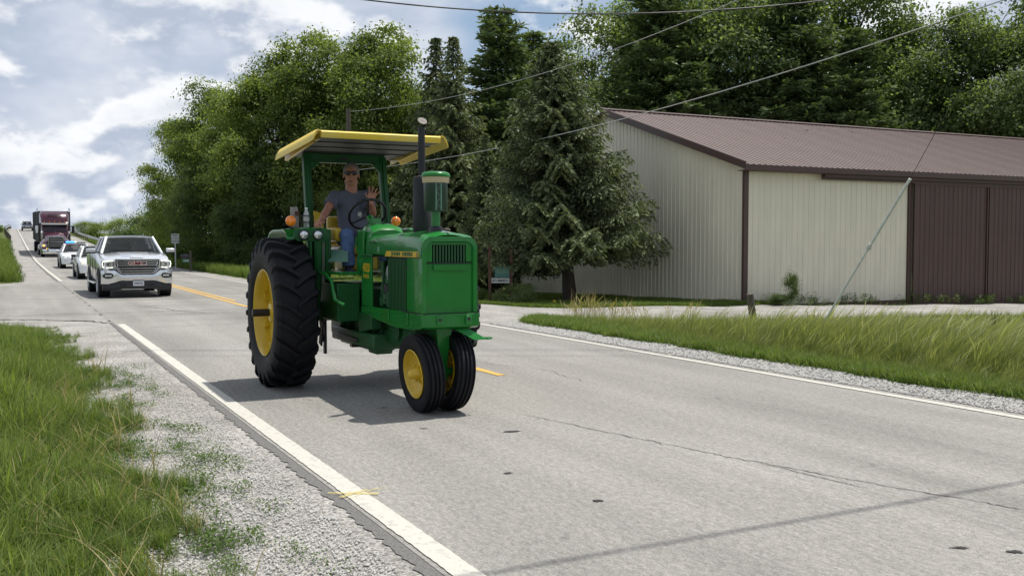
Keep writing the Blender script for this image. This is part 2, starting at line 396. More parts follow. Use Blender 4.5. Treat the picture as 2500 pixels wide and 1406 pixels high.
def grid_mesh(name, us, vs, keep, zf, attr=None):
    U, V = np.meshgrid(us, vs, indexing='ij'); Z = zf(U, V)
    nu, nv = U.shape; idx = np.arange(nu*nv).reshape(nu, nv)
    q = np.stack([idx[:-1,:-1], idx[1:,:-1], idx[1:,1:], idx[:-1,1:]], -1).reshape(-1, 4)
    uc = (U[:-1,:-1]+U[1:,1:])/2; vc = (V[:-1,:-1]+V[1:,1:])/2
    k = keep(uc, vc).reshape(-1); q = q[k]
    used = np.unique(q); remap = np.full(nu*nv, -1); remap[used] = np.arange(len(used)); q = remap[q]
    P = np.stack([U.ravel(), -V.ravel(), Z.ravel()], -1)[used]
    me = np_mesh(name, P, q)
    if attr is not None:
        a = me.attributes.new('gravel', 'FLOAT', 'POINT'); a.data.foreach_set('value', np.clip(attr(U, V).ravel()[used], -1, 1).astype(np.float32))
    me.shade_smooth()
    return me
def np_mesh(name, P, F, smooth=False):
    me = bpy.data.meshes.new(name); n = len(P); k = F.shape[1]
    me.vertices.add(n); me.vertices.foreach_set('co', np.asarray(P, np.float32).ravel())
    me.loops.add(F.size); me.loops.foreach_set('vertex_index', F.ravel().astype(np.int32))
    me.polygons.add(len(F)); me.polygons.foreach_set('loop_start', np.arange(0, F.size, k, dtype=np.int32))
    me.update(calc_edges=True); me.validate()
    return me
def axis(*parts):
    return np.unique(np.round(np.concatenate([np.arange(a, b, s) for a, b, s in parts]), 3))
us = axis((-900,-60,60),(-60,-6,3),(-6,30,.16),(30,60,.4),(60,150,2),(150,340,5),(340,1400,60))
vs_ = axis((-900,-60,60),(-60,-14,2.5),(-14,-3,.4),(-3,2,.16),(2,8.4,.8),(8.4,15,.2),(15,34,.5),(34,90,3),(90,900,60))
def under(u, v): # the ground dips below the paved sheets
    u = np.asarray(u); v = np.asarray(v)
    z = zter(u, v); paved = ((v > 1.97) & (v < 8.5)) | (poly_sd(u, v, SIDE) > 0)
    return np.where(paved, z - .04, z - .009)
def in_drive(u, v): return (gravel(u, v) > 0) & (v > 8.6)
def in_shoulder(u, v): return (gravel(u, v) > 0) & (v < 3)
near = lambda u, v: (np.abs(u) < 260)
for nm, kf in (('ground', lambda u, v: ~((in_drive(u, v) | in_shoulder(u, v)) & near(u, v))),
               ('gravel_drive', lambda u, v: in_drive(u, v) & near(u, v)),
               ('gravel_shoulder', lambda u, v: in_shoulder(u, v) & near(u, v))):
    o = link(nm, grid_mesh(nm, us, vs_, kf, under, gravel), GROUND_MAT, rot=(0, 0, ROAD_ROT)); o['kind'] = 'structure'

# ---------------------------------------------------------------- road
def road_material():
    m = bpy.data.materials.new('aged_asphalt'); m.use_nodes = True
    nt = m.node_tree; N = nt.nodes; L = nt.links.new; b = N['Principled BSDF']; b.inputs['Roughness'].default_value = .85; b.inputs['Specular IOR Level'].default_value = .25
    tc = N.new('ShaderNodeTexCoord')
    def noise(scale, detail, rough=.6, st=(1,1,1)):
        mp = N.new('ShaderNodeMapping'); L(tc.outputs['Object'], mp.inputs[0]); mp.inputs['Scale'].default_value = st
        n = N.new('ShaderNodeTexNoise'); n.inputs['Scale'].default_value = scale; n.inputs['Detail'].default_value = detail; n.inputs['Roughness'].default_value = rough; L(mp.outputs[0], n.inputs['Vector']); return n.outputs[0]
    def rng(v, a, b2, c, d):
        r = N.new('ShaderNodeMapRange'); L(v, r.inputs[0]); [setattr(r.inputs[i+1], 'default_value', x) for i, x in enumerate((a, b2, c, d))]; return r.outputs[0]
    def mul(a, b2):
        r = N.new('ShaderNodeMath'); r.operation = 'MULTIPLY'; L(a, r.inputs[0]); L(b2, r.inputs[1]); return r.outputs[0]
    grain = mul(rng(noise(110, 6, .95), .34, .66, .35, 1.62), rng(noise(38, 4, .9), .34, .66, .72, 1.26))
    patch = rng(noise(.55, 5, .6, (.35,1,1)), .3, .7, .82, 1.12)
    lane = rng(noise(1.1, 3, .6, (.012,1,1)), .35, .65, .90, 1.08)
    streak = rng(noise(1.4, 4, .6, (.12,1.5,1)), .35, .65, .92, 1.06)
    blot = rng(noise(2.6, 3, .5, (1,1.6,1)), .70, .76, 1.0, .55)
    fleck = mul(rng(noise(30, 2, .5), .70, .76, 1.0, .72), rng(noise(26, 5, .85, (.45,1,1)), .40, .60, .80, 1.17))
    v = mul(mul(mul(mul(mul(grain, patch), streak), lane), blot), fleck)
    # tyre scuffs swept across the mouth of the side road
    sp = N.new('ShaderNodeSeparateXYZ'); L(tc.outputs['Object'], sp.inputs[0])
    m1 = rng(sp.outputs[0], 17, 24, 0, 1); m2 = rng(sp.outputs[0], 52, 40, 0, 1); sk = rng(noise(1.1, 5, .65, (1.6,.16,1)), .50, .66, 0, .30)
    iv = N.new('ShaderNodeMath'); iv.operation = 'SUBTRACT'; iv.inputs[0].default_value = 1.04; L(mul(mul(m1, m2), sk), iv.inputs[1]); v = mul(v, iv.outputs[0])
    cb = N.new('ShaderNodeCombineColor')
    for i, c in enumerate((.258, .250, .230)):
        r = N.new('ShaderNodeMath'); r.operation = 'MULTIPLY'; r.inputs[1].default_value = c; L(v, r.inputs[0]); L(r.outputs[0], cb.inputs[i])
    L(cb.outputs[0], b.inputs['Base Color'])
    bp = N.new('ShaderNodeBump'); bp.inputs['Strength'].default_value = .5; bp.inputs['Distance'].default_value = .004; L(noise(120, 3), bp.inputs['Height']); L(bp.outputs[0], b.inputs['Normal'])
    return m
ROAD_MAT = road_material()
def strip(name, us_, v0, v1, dz, m, jag0=0., jag1=0., seed=1, nv=2):
    rs = np.random.RandomState(seed); us_ = np.asarray(us_, float); rows = []
    a = np.cumsum(rs.normal(0, 1, len(us_))); kk = 25 if len(a) > 60 else 3; a = a - np.convolve(a, np.ones(kk)/kk, 'same'); a /= (np.abs(a).max()+1e-6)
    b = rs.normal(0, .35, len(us_)); 
    e0 = v0 + (a+b)*jag0; e1 = v1 + (np.roll(a, 9)-b)*jag1
    P = []
    for i, u in enumerate(us_):
        for k in range(nv):
            v = e0[i] + (e1[i]-e0[i])*k/(nv-1)
            P.append((u, -v, float(zroad(u)) + dz))
    n = len(us_); F = np.array([(i*nv+k, (i+1)*nv+k, (i+1)*nv+k+1, i*nv+k+1) for i in range(n-1) for k in range(nv-1)])
    o = link(name, np_mesh(name, np.array(P), F), m, rot=(0, 0, ROAD_ROT)); o['kind'] = 'structure'; return o
u_road = axis((-30,50,.5),(50,340,2.5))
u_fine = axis((-4,24,.045),(24,60,.3),(60,330,3))
strip('road', u_road, 1.90, 8.62, .000, ROAD_MAT, nv=8)
EDGE_MAT = mat('dark_asphalt_edge', (.14,.137,.13), .9, var=.4, scale=60, bump=.6, bscale=90)
strip('road_edge', u_fine[u_fine < 21.8], 1.82, 1.95, -.003, EDGE_MAT, jag0=.045, seed=4)
strip('road_edge', u_fine[u_fine > 44.5], 1.80, 1.95, -.006, EDGE_MAT, jag0=.05, seed=5)
SIDE_MAT = ROAD_MAT
me = grid_mesh('side_road', axis((20,47,.12)), axis((-60,-8,1.),(-8,1.98,.12)), lambda u, v: poly_sd(u, v, SIDE) + wob(u*1.7, v*1.3)*.5 > 0, lambda u, v: zter(u, v)*0 + zroad(u) - .004 + 0*v)
o = link('side_road', me, SIDE_MAT, rot=(0, 0, ROAD_ROT)); o['kind'] = 'structure'
LINE_W = mat('white_road_paint', (.50,.485,.43), .7, var=.9, scale=16, dirt=(.27,.26,.24), bump=.3, bscale=90)
LINE_Y = mat('yellow_road_paint', (.60,.35,.06), .7, var=.6, scale=30, dirt=(.38,.30,.15))
strip('edge_line', u_fine[(u_fine < 21.2)], 1.93, 2.075, .006, LINE_W, jag0=.006, jag1=.006)
strip('edge_line', u_fine[(u_fine > 45.2)], 1.93, 2.075, .006, LINE_W)
strip('edge_line', u_fine, 8.38, 8.49, .006, LINE_W)
for a_, b_ in ((10.9, 14.0), (25.4, 60), (63, 120), (123, 260)):
    strip('centre_line', axis((a_, b_, .25 if b_ < 70 else 2)), 5.35, 5.46, .006, LINE_Y, jag0=.006, jag1=.006)
strip('centre_line', axis((28, 260, 1.)), 5.58, 5.68, .006, LINE_Y)
CRACK = mat('road_crack', (.12,.117,.11), .9)
def crack(pts, w, seed, n=90, amp=.03):
    rs = np.random.RandomState(seed); pts = np.array(pts, float); t = np.linspace(0, 1, n); tt = np.linspace(0, 1, len(pts))
    u = np.interp(t, tt, pts[:,0]); v = np.interp(t, tt, pts[:,1])
    j = np.cumsum(rs.normal(0, 1, n)); j -= np.linspace(j[0], j[-1], n); j = j/np.abs(j).max()*amp*2 + rs.normal(0, amp*.2, n)
    d = np.gradient(u), np.gradient(v); l = np.hypot(*d); nx, ny = -d[1]/l, d[0]/l
    ww = w*(.35 + rs.rand(n)*.65)*np.minimum(1, np.minimum(t, 1-t)*12+.15)
    P = []
    for i in range(n):
        for s in (-1, 1):
            uu = u[i] + nx[i]*(j[i] + s*ww[i]/2); vv = v[i] + ny[i]*(j[i] + s*ww[i]/2); P.append((uu, -vv, float(zroad(uu)) + .004))
    F = np.array([(2*i, 2*i+2, 2*i+3, 2*i+1) for i in range(n-1)])
    o = link('road_crack', np_mesh('road_crack', np.array(P), F), CRACK, rot=(0, 0, ROAD_ROT)); o['kind'] = 'structure'
crack([(8.4,4.35),(6.9,4.62),(5.6,5.0),(4.2,5.45),(3.3,5.8)], .017, 1, 160, .035)
crack([(5.75,4.96),(5.1,5.05),(4.8,5.08)], .014, 2, 40, .01)
crack([(27,3.0),(25.6,3.5),(24.5,3.7),(23.2,4.2)], .05, 3, 60, .06)
crack([(13.2,5.8),(11.9,5.75),(11.1,6.1),(9.9,6.0)], .012, 5, 60, .05)
crack([(20,2.2),(20.4,4.5),(20.1,6.5)], .03, 6, 60, .05)
crack([(33,2.2),(32.2,4.0),(32.6,8.2)], .05, 8, 60, .1)
crack([(38,2.4),(37.3,6.0),(36.8,8.3)], .06, 9, 60, .1)
crack([(29,6.0),(30.5,8.3)], .06, 10, 40, .1)
def tar(u, v, a, b, rot, seed):
    rs = np.random.RandomState(seed); n = 22; P = [(u, -v, .005)]
    for i in range(n):
        t = 2*PI*i/n; r = .35 + .65*rs.rand()
        x = a*r*math.cos(t); y = b*r*math.sin(t); P.append((u + x*math.cos(rot) - y*math.sin(rot), -v + x*math.sin(rot) + y*math.cos(rot), .005))
    me = bpy.data.meshes.new('tar_spot'); me.from_pydata(P, [], [(0, 1+i, 1+(i+1) % n) for i in range(n)])
    o = link('tar_spot', me, TAR, rot=(0, 0, ROAD_ROT)); o['kind'] = 'structure'
TAR = mat('tar_stain', (.05,.05,.048), .95, spec=.1, var=.4, scale=50)
for k, (u, v, a_, b_) in enumerate([(7.62,3.88,.04,.10),(6.25,3.15,.03,.06),(5.32,3.32,.045,.05),(3.6,4.55,.03,.07),(3.42,4.75,.03,.07),(8.1,3.25,.02,.05),(9.3,3.3,.02,.05),(10.9,3.5,.02,.04)]):
    tar(u, v, a_, b_, -ANG+.1, k)
# the sprayed yellow survey cross on the white line
YM = MB()
for (u0, v0, u1, v1, w) in [(6.27,1.84,6.10,2.13,.050),(6.24,2.10,6.12,1.88,.040),(6.06,1.9,6.25,2.18,.012),(6.2,1.84,6.22,2.24,.010)]:
    d = Vector((u1-u0, v1-v0)).normalized(); nn = Vector((-d.y, d.x))*w/2
    YM.add([(u0+nn.x*.5, -(v0+nn.y*.5), .011), (u0-nn.x*.5, -(v0-nn.y*.5), .011), (u1-nn.x, -(v1-nn.y), .011), (u1+nn.x, -(v1+nn.y), .011)], [(0,1,2,3)])
o = obj('survey_mark', YM, mat('yellow_spray_paint', (.62,.50,.07), .9, var=.7, scale=70, dirt=(.55,.48,.2), alpha=.42), rot=(0,0,ROAD_ROT), smooth=0); o['kind'] = 'structure'

# ---------------------------------------------------------------- scattered ground cover (stuff)
def blade_clump(name, n, h0, h1, w, spread, lean, seed, seg=4, heads=0., wind=0., split=False):
    rs = np.random.RandomState(seed); P = []; F = []; T = []
    for i in range(n):
        a = rs.rand()*2*PI; r = spread*math.sqrt(rs.rand()); x, y = r*math.cos(a), r*math.sin(a)
        h = h0 + (h1-h0)*rs.rand(); b = rs.rand()*2*PI; ln = lean*(.3 + rs.rand()); dx, dy = math.cos(b)*ln + wind, math.sin(b)*ln
        sx, sy = -math.sin(b), math.cos(b); tone = .25 + .5*rs.rand(); ww = w*(.6+.7*rs.rand()); o0 = len(P)
        hd = rs.rand() < heads
        for k in range(seg+1):
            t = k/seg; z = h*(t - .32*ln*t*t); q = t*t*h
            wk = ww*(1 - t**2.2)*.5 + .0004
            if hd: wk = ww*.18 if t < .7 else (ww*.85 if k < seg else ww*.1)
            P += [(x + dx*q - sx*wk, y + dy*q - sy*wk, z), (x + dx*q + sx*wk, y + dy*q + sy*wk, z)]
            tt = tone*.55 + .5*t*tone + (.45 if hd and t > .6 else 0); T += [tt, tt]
        F += [(o0+2*k, o0+2*k+1, o0+2*k+3, o0+2*k+2) for k in range(seg)]
    me = np_mesh(name, np.array(P), np.array(F)); at = me.attributes.new('tone', 'FLOAT', 'POINT'); at.data.foreach_set('value', np.array(T, np.float32))
    return me
def rosette(name, n, r, leaf, seed, h=.04):
    rs = np.random.RandomState(seed); P = []; F = []; T = []
    for i in range(n):
        a = rs.rand()*2*PI; q = r*math.sqrt(rs.rand()); c = Vector((q*math.cos(a), q*math.sin(a), h*(.3+rs.rand())))
        d = Vector((rs.normal(), rs.normal(), rs.normal()*.5)).normalized()*leaf; e = d.cross(Vector((rs.normal()*.4, rs.normal()*.4, 1))).normalized()*leaf*.45
        o0 = len(P); P += [tuple(c-d), tuple(c+e), tuple(c+d), tuple(c-e)]; F.append((o0, o0+1, o0+2, o0+3)); t = .2+.7*rs.rand(); T += [t]*4
    me = np_mesh(name, np.array(P), np.array(F)); at = me.attributes.new('tone', 'FLOAT', 'POINT'); at.data.foreach_set('value', np.array(T, np.float32)); return me
def stone_mesh(name, seed):
    rs = np.random.RandomState(seed); mb = MB().ball((0,0,0), 1, 6, 4); P = np.array(mb.v)*(1+rs.normal(0,.16,(len(mb.v),1)))*np.array([1,.8,.6])
    me = bpy.data.meshes.new(name); me.from_pydata([tuple(p) for p in P], [], mb.f); return me
def scatter(name, label, cat, pts, scales, rots, clumps, m, parent_rot=0):
    # one object: points, each carrying a clump of blades by geometry nodes
    me = bpy.data.meshes.new(name); me.vertices.add(len(pts)); me.vertices.foreach_set('co', np.asarray(pts, np.float32).ravel())
    for an, dat in (('sz', scales), ('rz', rots)):
        a = me.attributes.new(an, 'FLOAT', 'POINT'); a.data.foreach_set('value', np.asarray(dat, np.float32))
    o = link(name, me); tag(o, label, cat, kind='stuff')
    ng = bpy.data.node_groups.new(name, 'GeometryNodeTree'); ng.interface.new_socket('Geometry', in_out='INPUT', socket_type='NodeSocketGeometry'); ng.interface.new_socket('Geometry', in_out='OUTPUT', socket_type='NodeSocketGeometry')
    N = ng.nodes; L = ng.links.new
    gi = N.new('NodeGroupInput'); go = N.new('NodeGroupOutput'); ip = N.new('GeometryNodeInstanceOnPoints'); g2 = N.new('GeometryNodeGeometryToInstance')
    for k, cm in enumerate(clumps):
        cm.materials.clear(); cm.materials.append(m)
        src = bpy.data.objects.new(name+'_clump', cm)
        oi = N.new('GeometryNodeObjectInfo'); oi.inputs['Object'].default_value = src; L(oi.outputs['Geometry'], g2.inputs[0])
    L(gi.outputs[0], ip.inputs['Points']); L(g2.outputs[0], ip.inputs['Instance']); ip.inputs['Pick Instance'].default_value = True
    rv = N.new('FunctionNodeRandomValue'); rv.data_type = 'INT'; rv.inputs['Min'].default_value = 0; rv.inputs['Max'].default_value = len(clumps)-1; L(rv.outputs[2], ip.inputs['Instance Index'])
    na = N.new('GeometryNodeInputNamedAttribute'); na.data_type = 'FLOAT'; na.inputs[0].default_value = 'sz'
    nb = N.new('GeometryNodeInputNamedAttribute'); nb.data_type = 'FLOAT'; nb.inputs[0].default_value = 'rz'
    cx = N.new('ShaderNodeCombineXYZ'); L(nb.outputs[0], cx.inputs[2]); L(cx.outputs[0], ip.inputs['Rotation'])
    cs = N.new('ShaderNodeCombineXYZ'); [L(na.outputs[0], cs.inputs[i]) for i in range(3)]; L(cs.outputs[0], ip.inputs['Scale'])
    L(ip.outputs[0], go.inputs[0])
    md = o.modifiers.new('scatter', 'NODES'); md.node_group = ng
    return o
def sample(u0, u1, v0, v1, n, seed, cond, infov=.66):
    rs = np.random.RandomState(seed); u = u0 + (u1-u0)*rs.rand(n); v = v0 + (v1-v0)*rs.rand(n)
    x = -SA*u + CA*v; y = CA*u + SA*v
    k = (y > .8) & (np.abs(x) < infov*y + 1.2) & cond(u, v, rs)
    u, v, x, y = u[k], v[k], x[k], y[k]
    return u, v, np.stack([x, y, zter(u, v)], -1), rs
def dens(dist, full):  # thin the scatter with distance
    return lambda rs, x: rs.rand(*x.shape) < np.clip(full/np.maximum(x, .1), .0, 1)
def cover(name, label, cat, rng, n, seed, cond, clumps, m, s0, s1, sizef=None, windy=None):
    u, v, P, rs = sample(*rng, n, seed, cond)
    s = s0 + (s1-s0)*rs.rand(len(u))
    if sizef is not None: s = s*sizef(u, v)
    r = rs.rand(len(u))*2*PI if windy is None else windy + rs.normal(0, .7, len(u))
    print(name, len(u)); return scatter(name, label, cat, P, s, r, clumps, m)
def far_thin(u, v, rs, d0):
    d = np.hypot(u, v); return rs.rand(len(u)) < np.clip(d0/np.maximum(d, .1), 0, 1)**1.5
G_left = [blade_clump('g', 26, .16, .42, .0075, .10, .75, s, wind=0) for s in range(5)] + [blade_clump('g', 18, .3, .6, .006, .10, .5, 9, heads=.5), blade_clump('g', 16, .2, .5, .013, .08, .95, 10)]
G_tall = [blade_clump('t', 30, .3, .80, .0055, .14, .35, 20+s, heads=.25, wind=.35) for s in range(6)] + [blade_clump('t', 4, .75, 1.05, .009, .14, .3, 30+s, heads=1., wind=.45) for s in range(1)]
G_far = [blade_clump('f', 20, .35, .8, .022, .25, .4, 40+s, seg=3, heads=.3) for s in range(4)]
G_short = [blade_clump('s', 26, .05, .13, .006, .11, .7, 60+s, seg=3) for s in range(4)]
def low_view(u, v, zg, tall, lo=.10):
    # the grass is cropped lower towards the drive and the side road, as the photograph shows
    y = CA*u + SA*v
    return np.clip((CAM_H - zg - .0806*y)/tall, lo, 1.3)
ramp_left = lambda u, v: (.35 + .75*sstep(-gravel(u, v), .05, 1.3))*np.minimum(1, low_view(u, v, -.12, .62))
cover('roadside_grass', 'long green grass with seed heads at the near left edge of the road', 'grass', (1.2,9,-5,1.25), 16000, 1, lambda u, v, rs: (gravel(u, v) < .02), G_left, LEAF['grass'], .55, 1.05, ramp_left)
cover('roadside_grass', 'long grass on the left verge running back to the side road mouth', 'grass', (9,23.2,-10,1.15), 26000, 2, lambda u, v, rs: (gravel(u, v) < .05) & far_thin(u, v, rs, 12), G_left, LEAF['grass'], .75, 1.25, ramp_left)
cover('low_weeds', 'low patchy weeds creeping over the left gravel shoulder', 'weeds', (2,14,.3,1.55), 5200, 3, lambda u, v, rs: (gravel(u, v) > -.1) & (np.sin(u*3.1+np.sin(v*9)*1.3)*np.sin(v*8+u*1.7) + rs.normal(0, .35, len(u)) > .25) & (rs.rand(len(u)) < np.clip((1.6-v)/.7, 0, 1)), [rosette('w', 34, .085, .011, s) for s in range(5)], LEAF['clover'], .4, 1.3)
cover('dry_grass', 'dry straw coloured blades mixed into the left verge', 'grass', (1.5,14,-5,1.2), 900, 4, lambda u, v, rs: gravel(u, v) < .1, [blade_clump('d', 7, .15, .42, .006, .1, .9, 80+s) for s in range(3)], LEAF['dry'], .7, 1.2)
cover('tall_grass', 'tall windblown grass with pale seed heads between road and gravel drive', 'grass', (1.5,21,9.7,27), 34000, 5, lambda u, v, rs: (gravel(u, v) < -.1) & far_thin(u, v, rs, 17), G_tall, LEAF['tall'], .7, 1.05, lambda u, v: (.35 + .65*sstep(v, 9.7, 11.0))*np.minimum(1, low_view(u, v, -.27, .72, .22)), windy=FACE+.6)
cover('dock_weeds', 'dark brown dock stems standing above the tall right-hand grass', 'weeds', (4,17,11,22), 46, 21, lambda u, v, rs: gravel(u, v) < -.6, [blade_clump('k', 5, .7, 1.0, .018, .10, .12, 150+s, heads=1.) for s in range(3)], MT['bark'], .6, 1.0, lambda u, v: np.minimum(1, low_view(u, v, -.27, .62, .3)))
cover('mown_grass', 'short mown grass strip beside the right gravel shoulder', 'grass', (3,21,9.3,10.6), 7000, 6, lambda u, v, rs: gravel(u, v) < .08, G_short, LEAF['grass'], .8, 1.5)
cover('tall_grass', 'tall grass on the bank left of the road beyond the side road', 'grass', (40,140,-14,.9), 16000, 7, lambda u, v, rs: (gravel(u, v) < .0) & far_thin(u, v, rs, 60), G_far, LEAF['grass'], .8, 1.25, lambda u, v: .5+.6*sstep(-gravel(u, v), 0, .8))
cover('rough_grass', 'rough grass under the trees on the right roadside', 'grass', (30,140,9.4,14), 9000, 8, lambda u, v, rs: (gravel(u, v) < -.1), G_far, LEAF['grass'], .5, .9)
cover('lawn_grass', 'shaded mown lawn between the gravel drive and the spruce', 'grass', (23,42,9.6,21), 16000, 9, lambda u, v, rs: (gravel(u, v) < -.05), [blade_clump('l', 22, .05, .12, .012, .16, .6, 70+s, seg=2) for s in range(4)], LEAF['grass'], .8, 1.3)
cover('dry_grass', 'pale dry tall grass at the far edge of the gravel drive', 'grass', (19.2,23.2,11.5,19), 260, 10, lambda u, v, rs: (gravel(u, v) < .2) & (v < 15.5), [blade_clump('d', 16, .35, .8, .012, .15, .5, 90+s, heads=.6, wind=.2) for s in range(3)], LEAF['dry'], .6, 1.0)
cover('weeds', 'green weeds along the foot of the barn wall', 'weeds', (22.9,23.85,20.5,42), 260, 11, lambda u, v, rs: np.sin(v*2.1)+np.sin(v*5.3+1) > -.6, [rosette('w', 46, .20, .05, s, .35) for s in range(4)], LEAF['shrub'], .3, .85)
cover('gravel_stones', 'loose pale crushed stones on the gravel shoulder and drive', 'gravel', (2,14,.4,1.9), 40000, 12, lambda u, v, rs: (gravel(u, v) > -.3) & (v < 1.72) & far_thin(u, v, rs, 5), [stone_mesh('s', s) for s in range(4)], mat('crushed_limestone', (.50,.49,.46), .9, var=.5, scale=900), .004, .010)
cover('gravel_stones', 'loose white crushed stones beside the right edge line', 'gravel', (3,18,8.66,9.6), 16000, 13, lambda u, v, rs: gravel(u, v) > -.05, [stone_mesh('s', s) for s in range(4)], mat('crushed_limestone', (.42,.41,.385), .9, var=.25, scale=9), .010, .022)
# ---------------------------------------------------------------- barn
def build_barn():
    B = thing('pole_barn', 'long cream steel pole barn with brown metal roof and brown sliding doors', 'barn', tuple(RW(FRONT_U, 20.26, 0)), ANG)
    W = .916; EAVE, HALF, RIDGE, LEN, BASE = 4.05, 7.9, 6.54, 27, -1.3
    def xprof(n=4, w=W, h=.019, y0=0.):
        # cross-section of a ribbed sheet: list of (x, outward offset)
        p = [(0, 0)]; s = w/n
        for k in range(n):
            c = s*(k+.5)
            p += [(c-s*.13, 0), (c-s*.07, h), (c+s*.07, h), (c+s*.13, 0)]
        return p + [(w, 0)]
    def sheet(prof, lo, hi, ax):    # ax(x, off, t) -> point ; lo/hi functions of x give the ends
        n = len(prof); vs = [ax(x, o, lo(x)) for x, o in prof] + [ax(x, o, hi(x)) for x, o in prof]
        vs += [ax(x, o-.006, lo(x)) for x, o in prof] + [ax(x, o-.006, hi(x)) for x, o in prof]
        fs = [(i, i+1, n+i+1, n+i) for i in range(n-1)] + [(2*n+i, 3*n+i, 3*n+i+1, 2*n+i+1) for i in range(n-1)]
        fs += [(0, n, 3*n, 2*n), (n-1, 3*n-1, 4*n-1, 2*n-1)]
        return MB().add(vs, fs)
    pr = xprof()
    # front wall, local y outward is -y
    fm = sheet(pr, lambda x: BASE, lambda x: EAVE, lambda x, o, z: (x, -o, z)).mesh('siding_panel', 0)
    for k in range(int(LEN/W)):
        if 7.3 < k*W < 14.0: continue
        link('siding_panel', fm, MT['siding'], B, loc=(k*W+.004*(k % 2), 0, 0))
    # gable wall at local x = 0, outward is -x, running along y from 0 to 2*HALF
    for k in range(int(2*HALF/W)+1):
        y0 = k*W; ww = min(W, 2*HALF-y0)
        if ww < .2: continue
        top = lambda s: EAVE + (RIDGE-EAVE)*(1-abs(y0+s-HALF)/HALF)
        obj('siding_panel', sheet([(a*ww/W, b) for a, b in pr], lambda x: BASE, top, lambda s, o, z: (-o, y0+s, z)), MT['siding'], B, smooth=0)
    # roof sheets, front slope then back slope
    sl = (RIDGE-EAVE)/HALF; L = HALF+.38; nx, nz = -sl/math.hypot(1, sl), 1/math.hypot(1, sl)
    rp = xprof(h=.022)
    def ax(sign):
        def f(x, o, t):  # t runs from the eave (0) to the ridge (1)
            y = -.38 + L*t; z = EAVE + .06 + sl*y
            y += nx*o; z += nz*o
            return (x, y if sign > 0 else 2*HALF-y, z)
        return f
    for sg in (1, -1):
        rm = sheet(rp, lambda x: 0, lambda x: 1, ax(sg)).mesh('roof_panel', 0)
        for k in range(-1, int(LEN/W)):
            link('roof_panel', rm, MT['roofing'], B, loc=(.62+k*W, 0, .003*(k % 2)))
    x1 = int(LEN/W)*W
    obj('ridge_cap', MB().box((x1/2, HALF-.11, RIDGE+.08), (x1+.6, .26, .025), (math.atan(sl), 0, 0)).box((x1/2, HALF+.11, RIDGE+.08), (x1+.6, .26, .025), (-math.atan(sl), 0, 0)), MT['trim'], B)
    obj('eave_trim', MB().box((x1/2, -.40, EAVE-.15), (x1+.65, .03, .17)).box((x1/2, -.2, EAVE-.235), (x1+.6, .38, .02)), MT['trim'], B)
    for sg in (1, -1):
        a = Vector((-.32, -.40 if sg > 0 else 2*HALF+.40, EAVE-.09)); b = Vector((-.32, HALF, RIDGE+.045))
        obj('rake_trim', MB().prism([a+Vector((0,0,-.12)), a+Vector((0,0,.11)), b+Vector((0,0,.09)), b+Vector((0,0,-.16))], (.035, 0, 0)), MT['trim'], B)
        c = a+Vector((.035,.02*sg,-.05)); d2 = b+Vector((.035,0,-.07))
        obj('rake_soffit', MB().prism([c, c+Vector((.28,0,0)), d2+Vector((.28,0,0)), d2], (0,0,-.02)), MT['trim'], B)
    for y in (0, 2*HALF):
        obj('corner_trim', MB().box((.03, y, (EAVE-.24+BASE)/2), (.17, .10, EAVE-.24-BASE)), MT['trim'], B)
    obj('corner_trim', MB().box((7.12, -.03, (EAVE-.42+BASE)/2), (.14, .08, EAVE-.42-BASE)), MT['trim'], B)
    obj('base_board', MB().box((3.6, -.035, -.42), (6.8, .03, .2)), MT['trim'], B)
    # sliding doors hang from a dark track
    obj('door_track', MB().box((3.02+8.0, -.20, EAVE-.292), (16.0, .16, .10)).box((3.02+8.0, -.15, EAVE-.38), (16.0, .03, .08)), MT['trim'], B)
    DW = .93
    for n_, x0 in enumerate((7.22, 11.0)):
        D = thing('door', None, None, (x0, -.11, 0), parent=B); dtop, dbot = EAVE-.36, -.66 - .08*n_
        dm = sheet(xprof(w=DW), lambda x: dbot, lambda x: dtop, lambda x, o, z: (x, -o, z)).mesh('door_panel', 0)
        for k in range(4): link('door_panel', dm, MT['door'], D, loc=(k*DW+.004*(k % 2), 0, 0))
        obj('door_frame', MB().box((1.86, -.018, dtop-.06), (3.78, .05, .09)).box((.035, -.03, (dtop+dbot)/2), (.06, .04, dtop-dbot-.2)).box((3.70, -.03, (dtop+dbot)/2), (.05, .04, dtop-dbot-.2)), MT['door'], D)
    obj('gable_lamp', MB().ball((-.42, HALF-.05, RIDGE-.08), .09, 12, 8).box((-.36, HALF-.05, RIDGE-.03), (.1, .05, .05)), MT['white'], B)
    for (x, t) in ((5.6, .55), (8.5, .80), (11.3, .84)):
        y = HALF*t; obj('roof_patch', MB().box((x, y, EAVE+.06+sl*y+.04), (.16, .09, .01), (math.atan(sl), 0, .5)), MT['sign_white'], B, smooth=0)
build_barn()

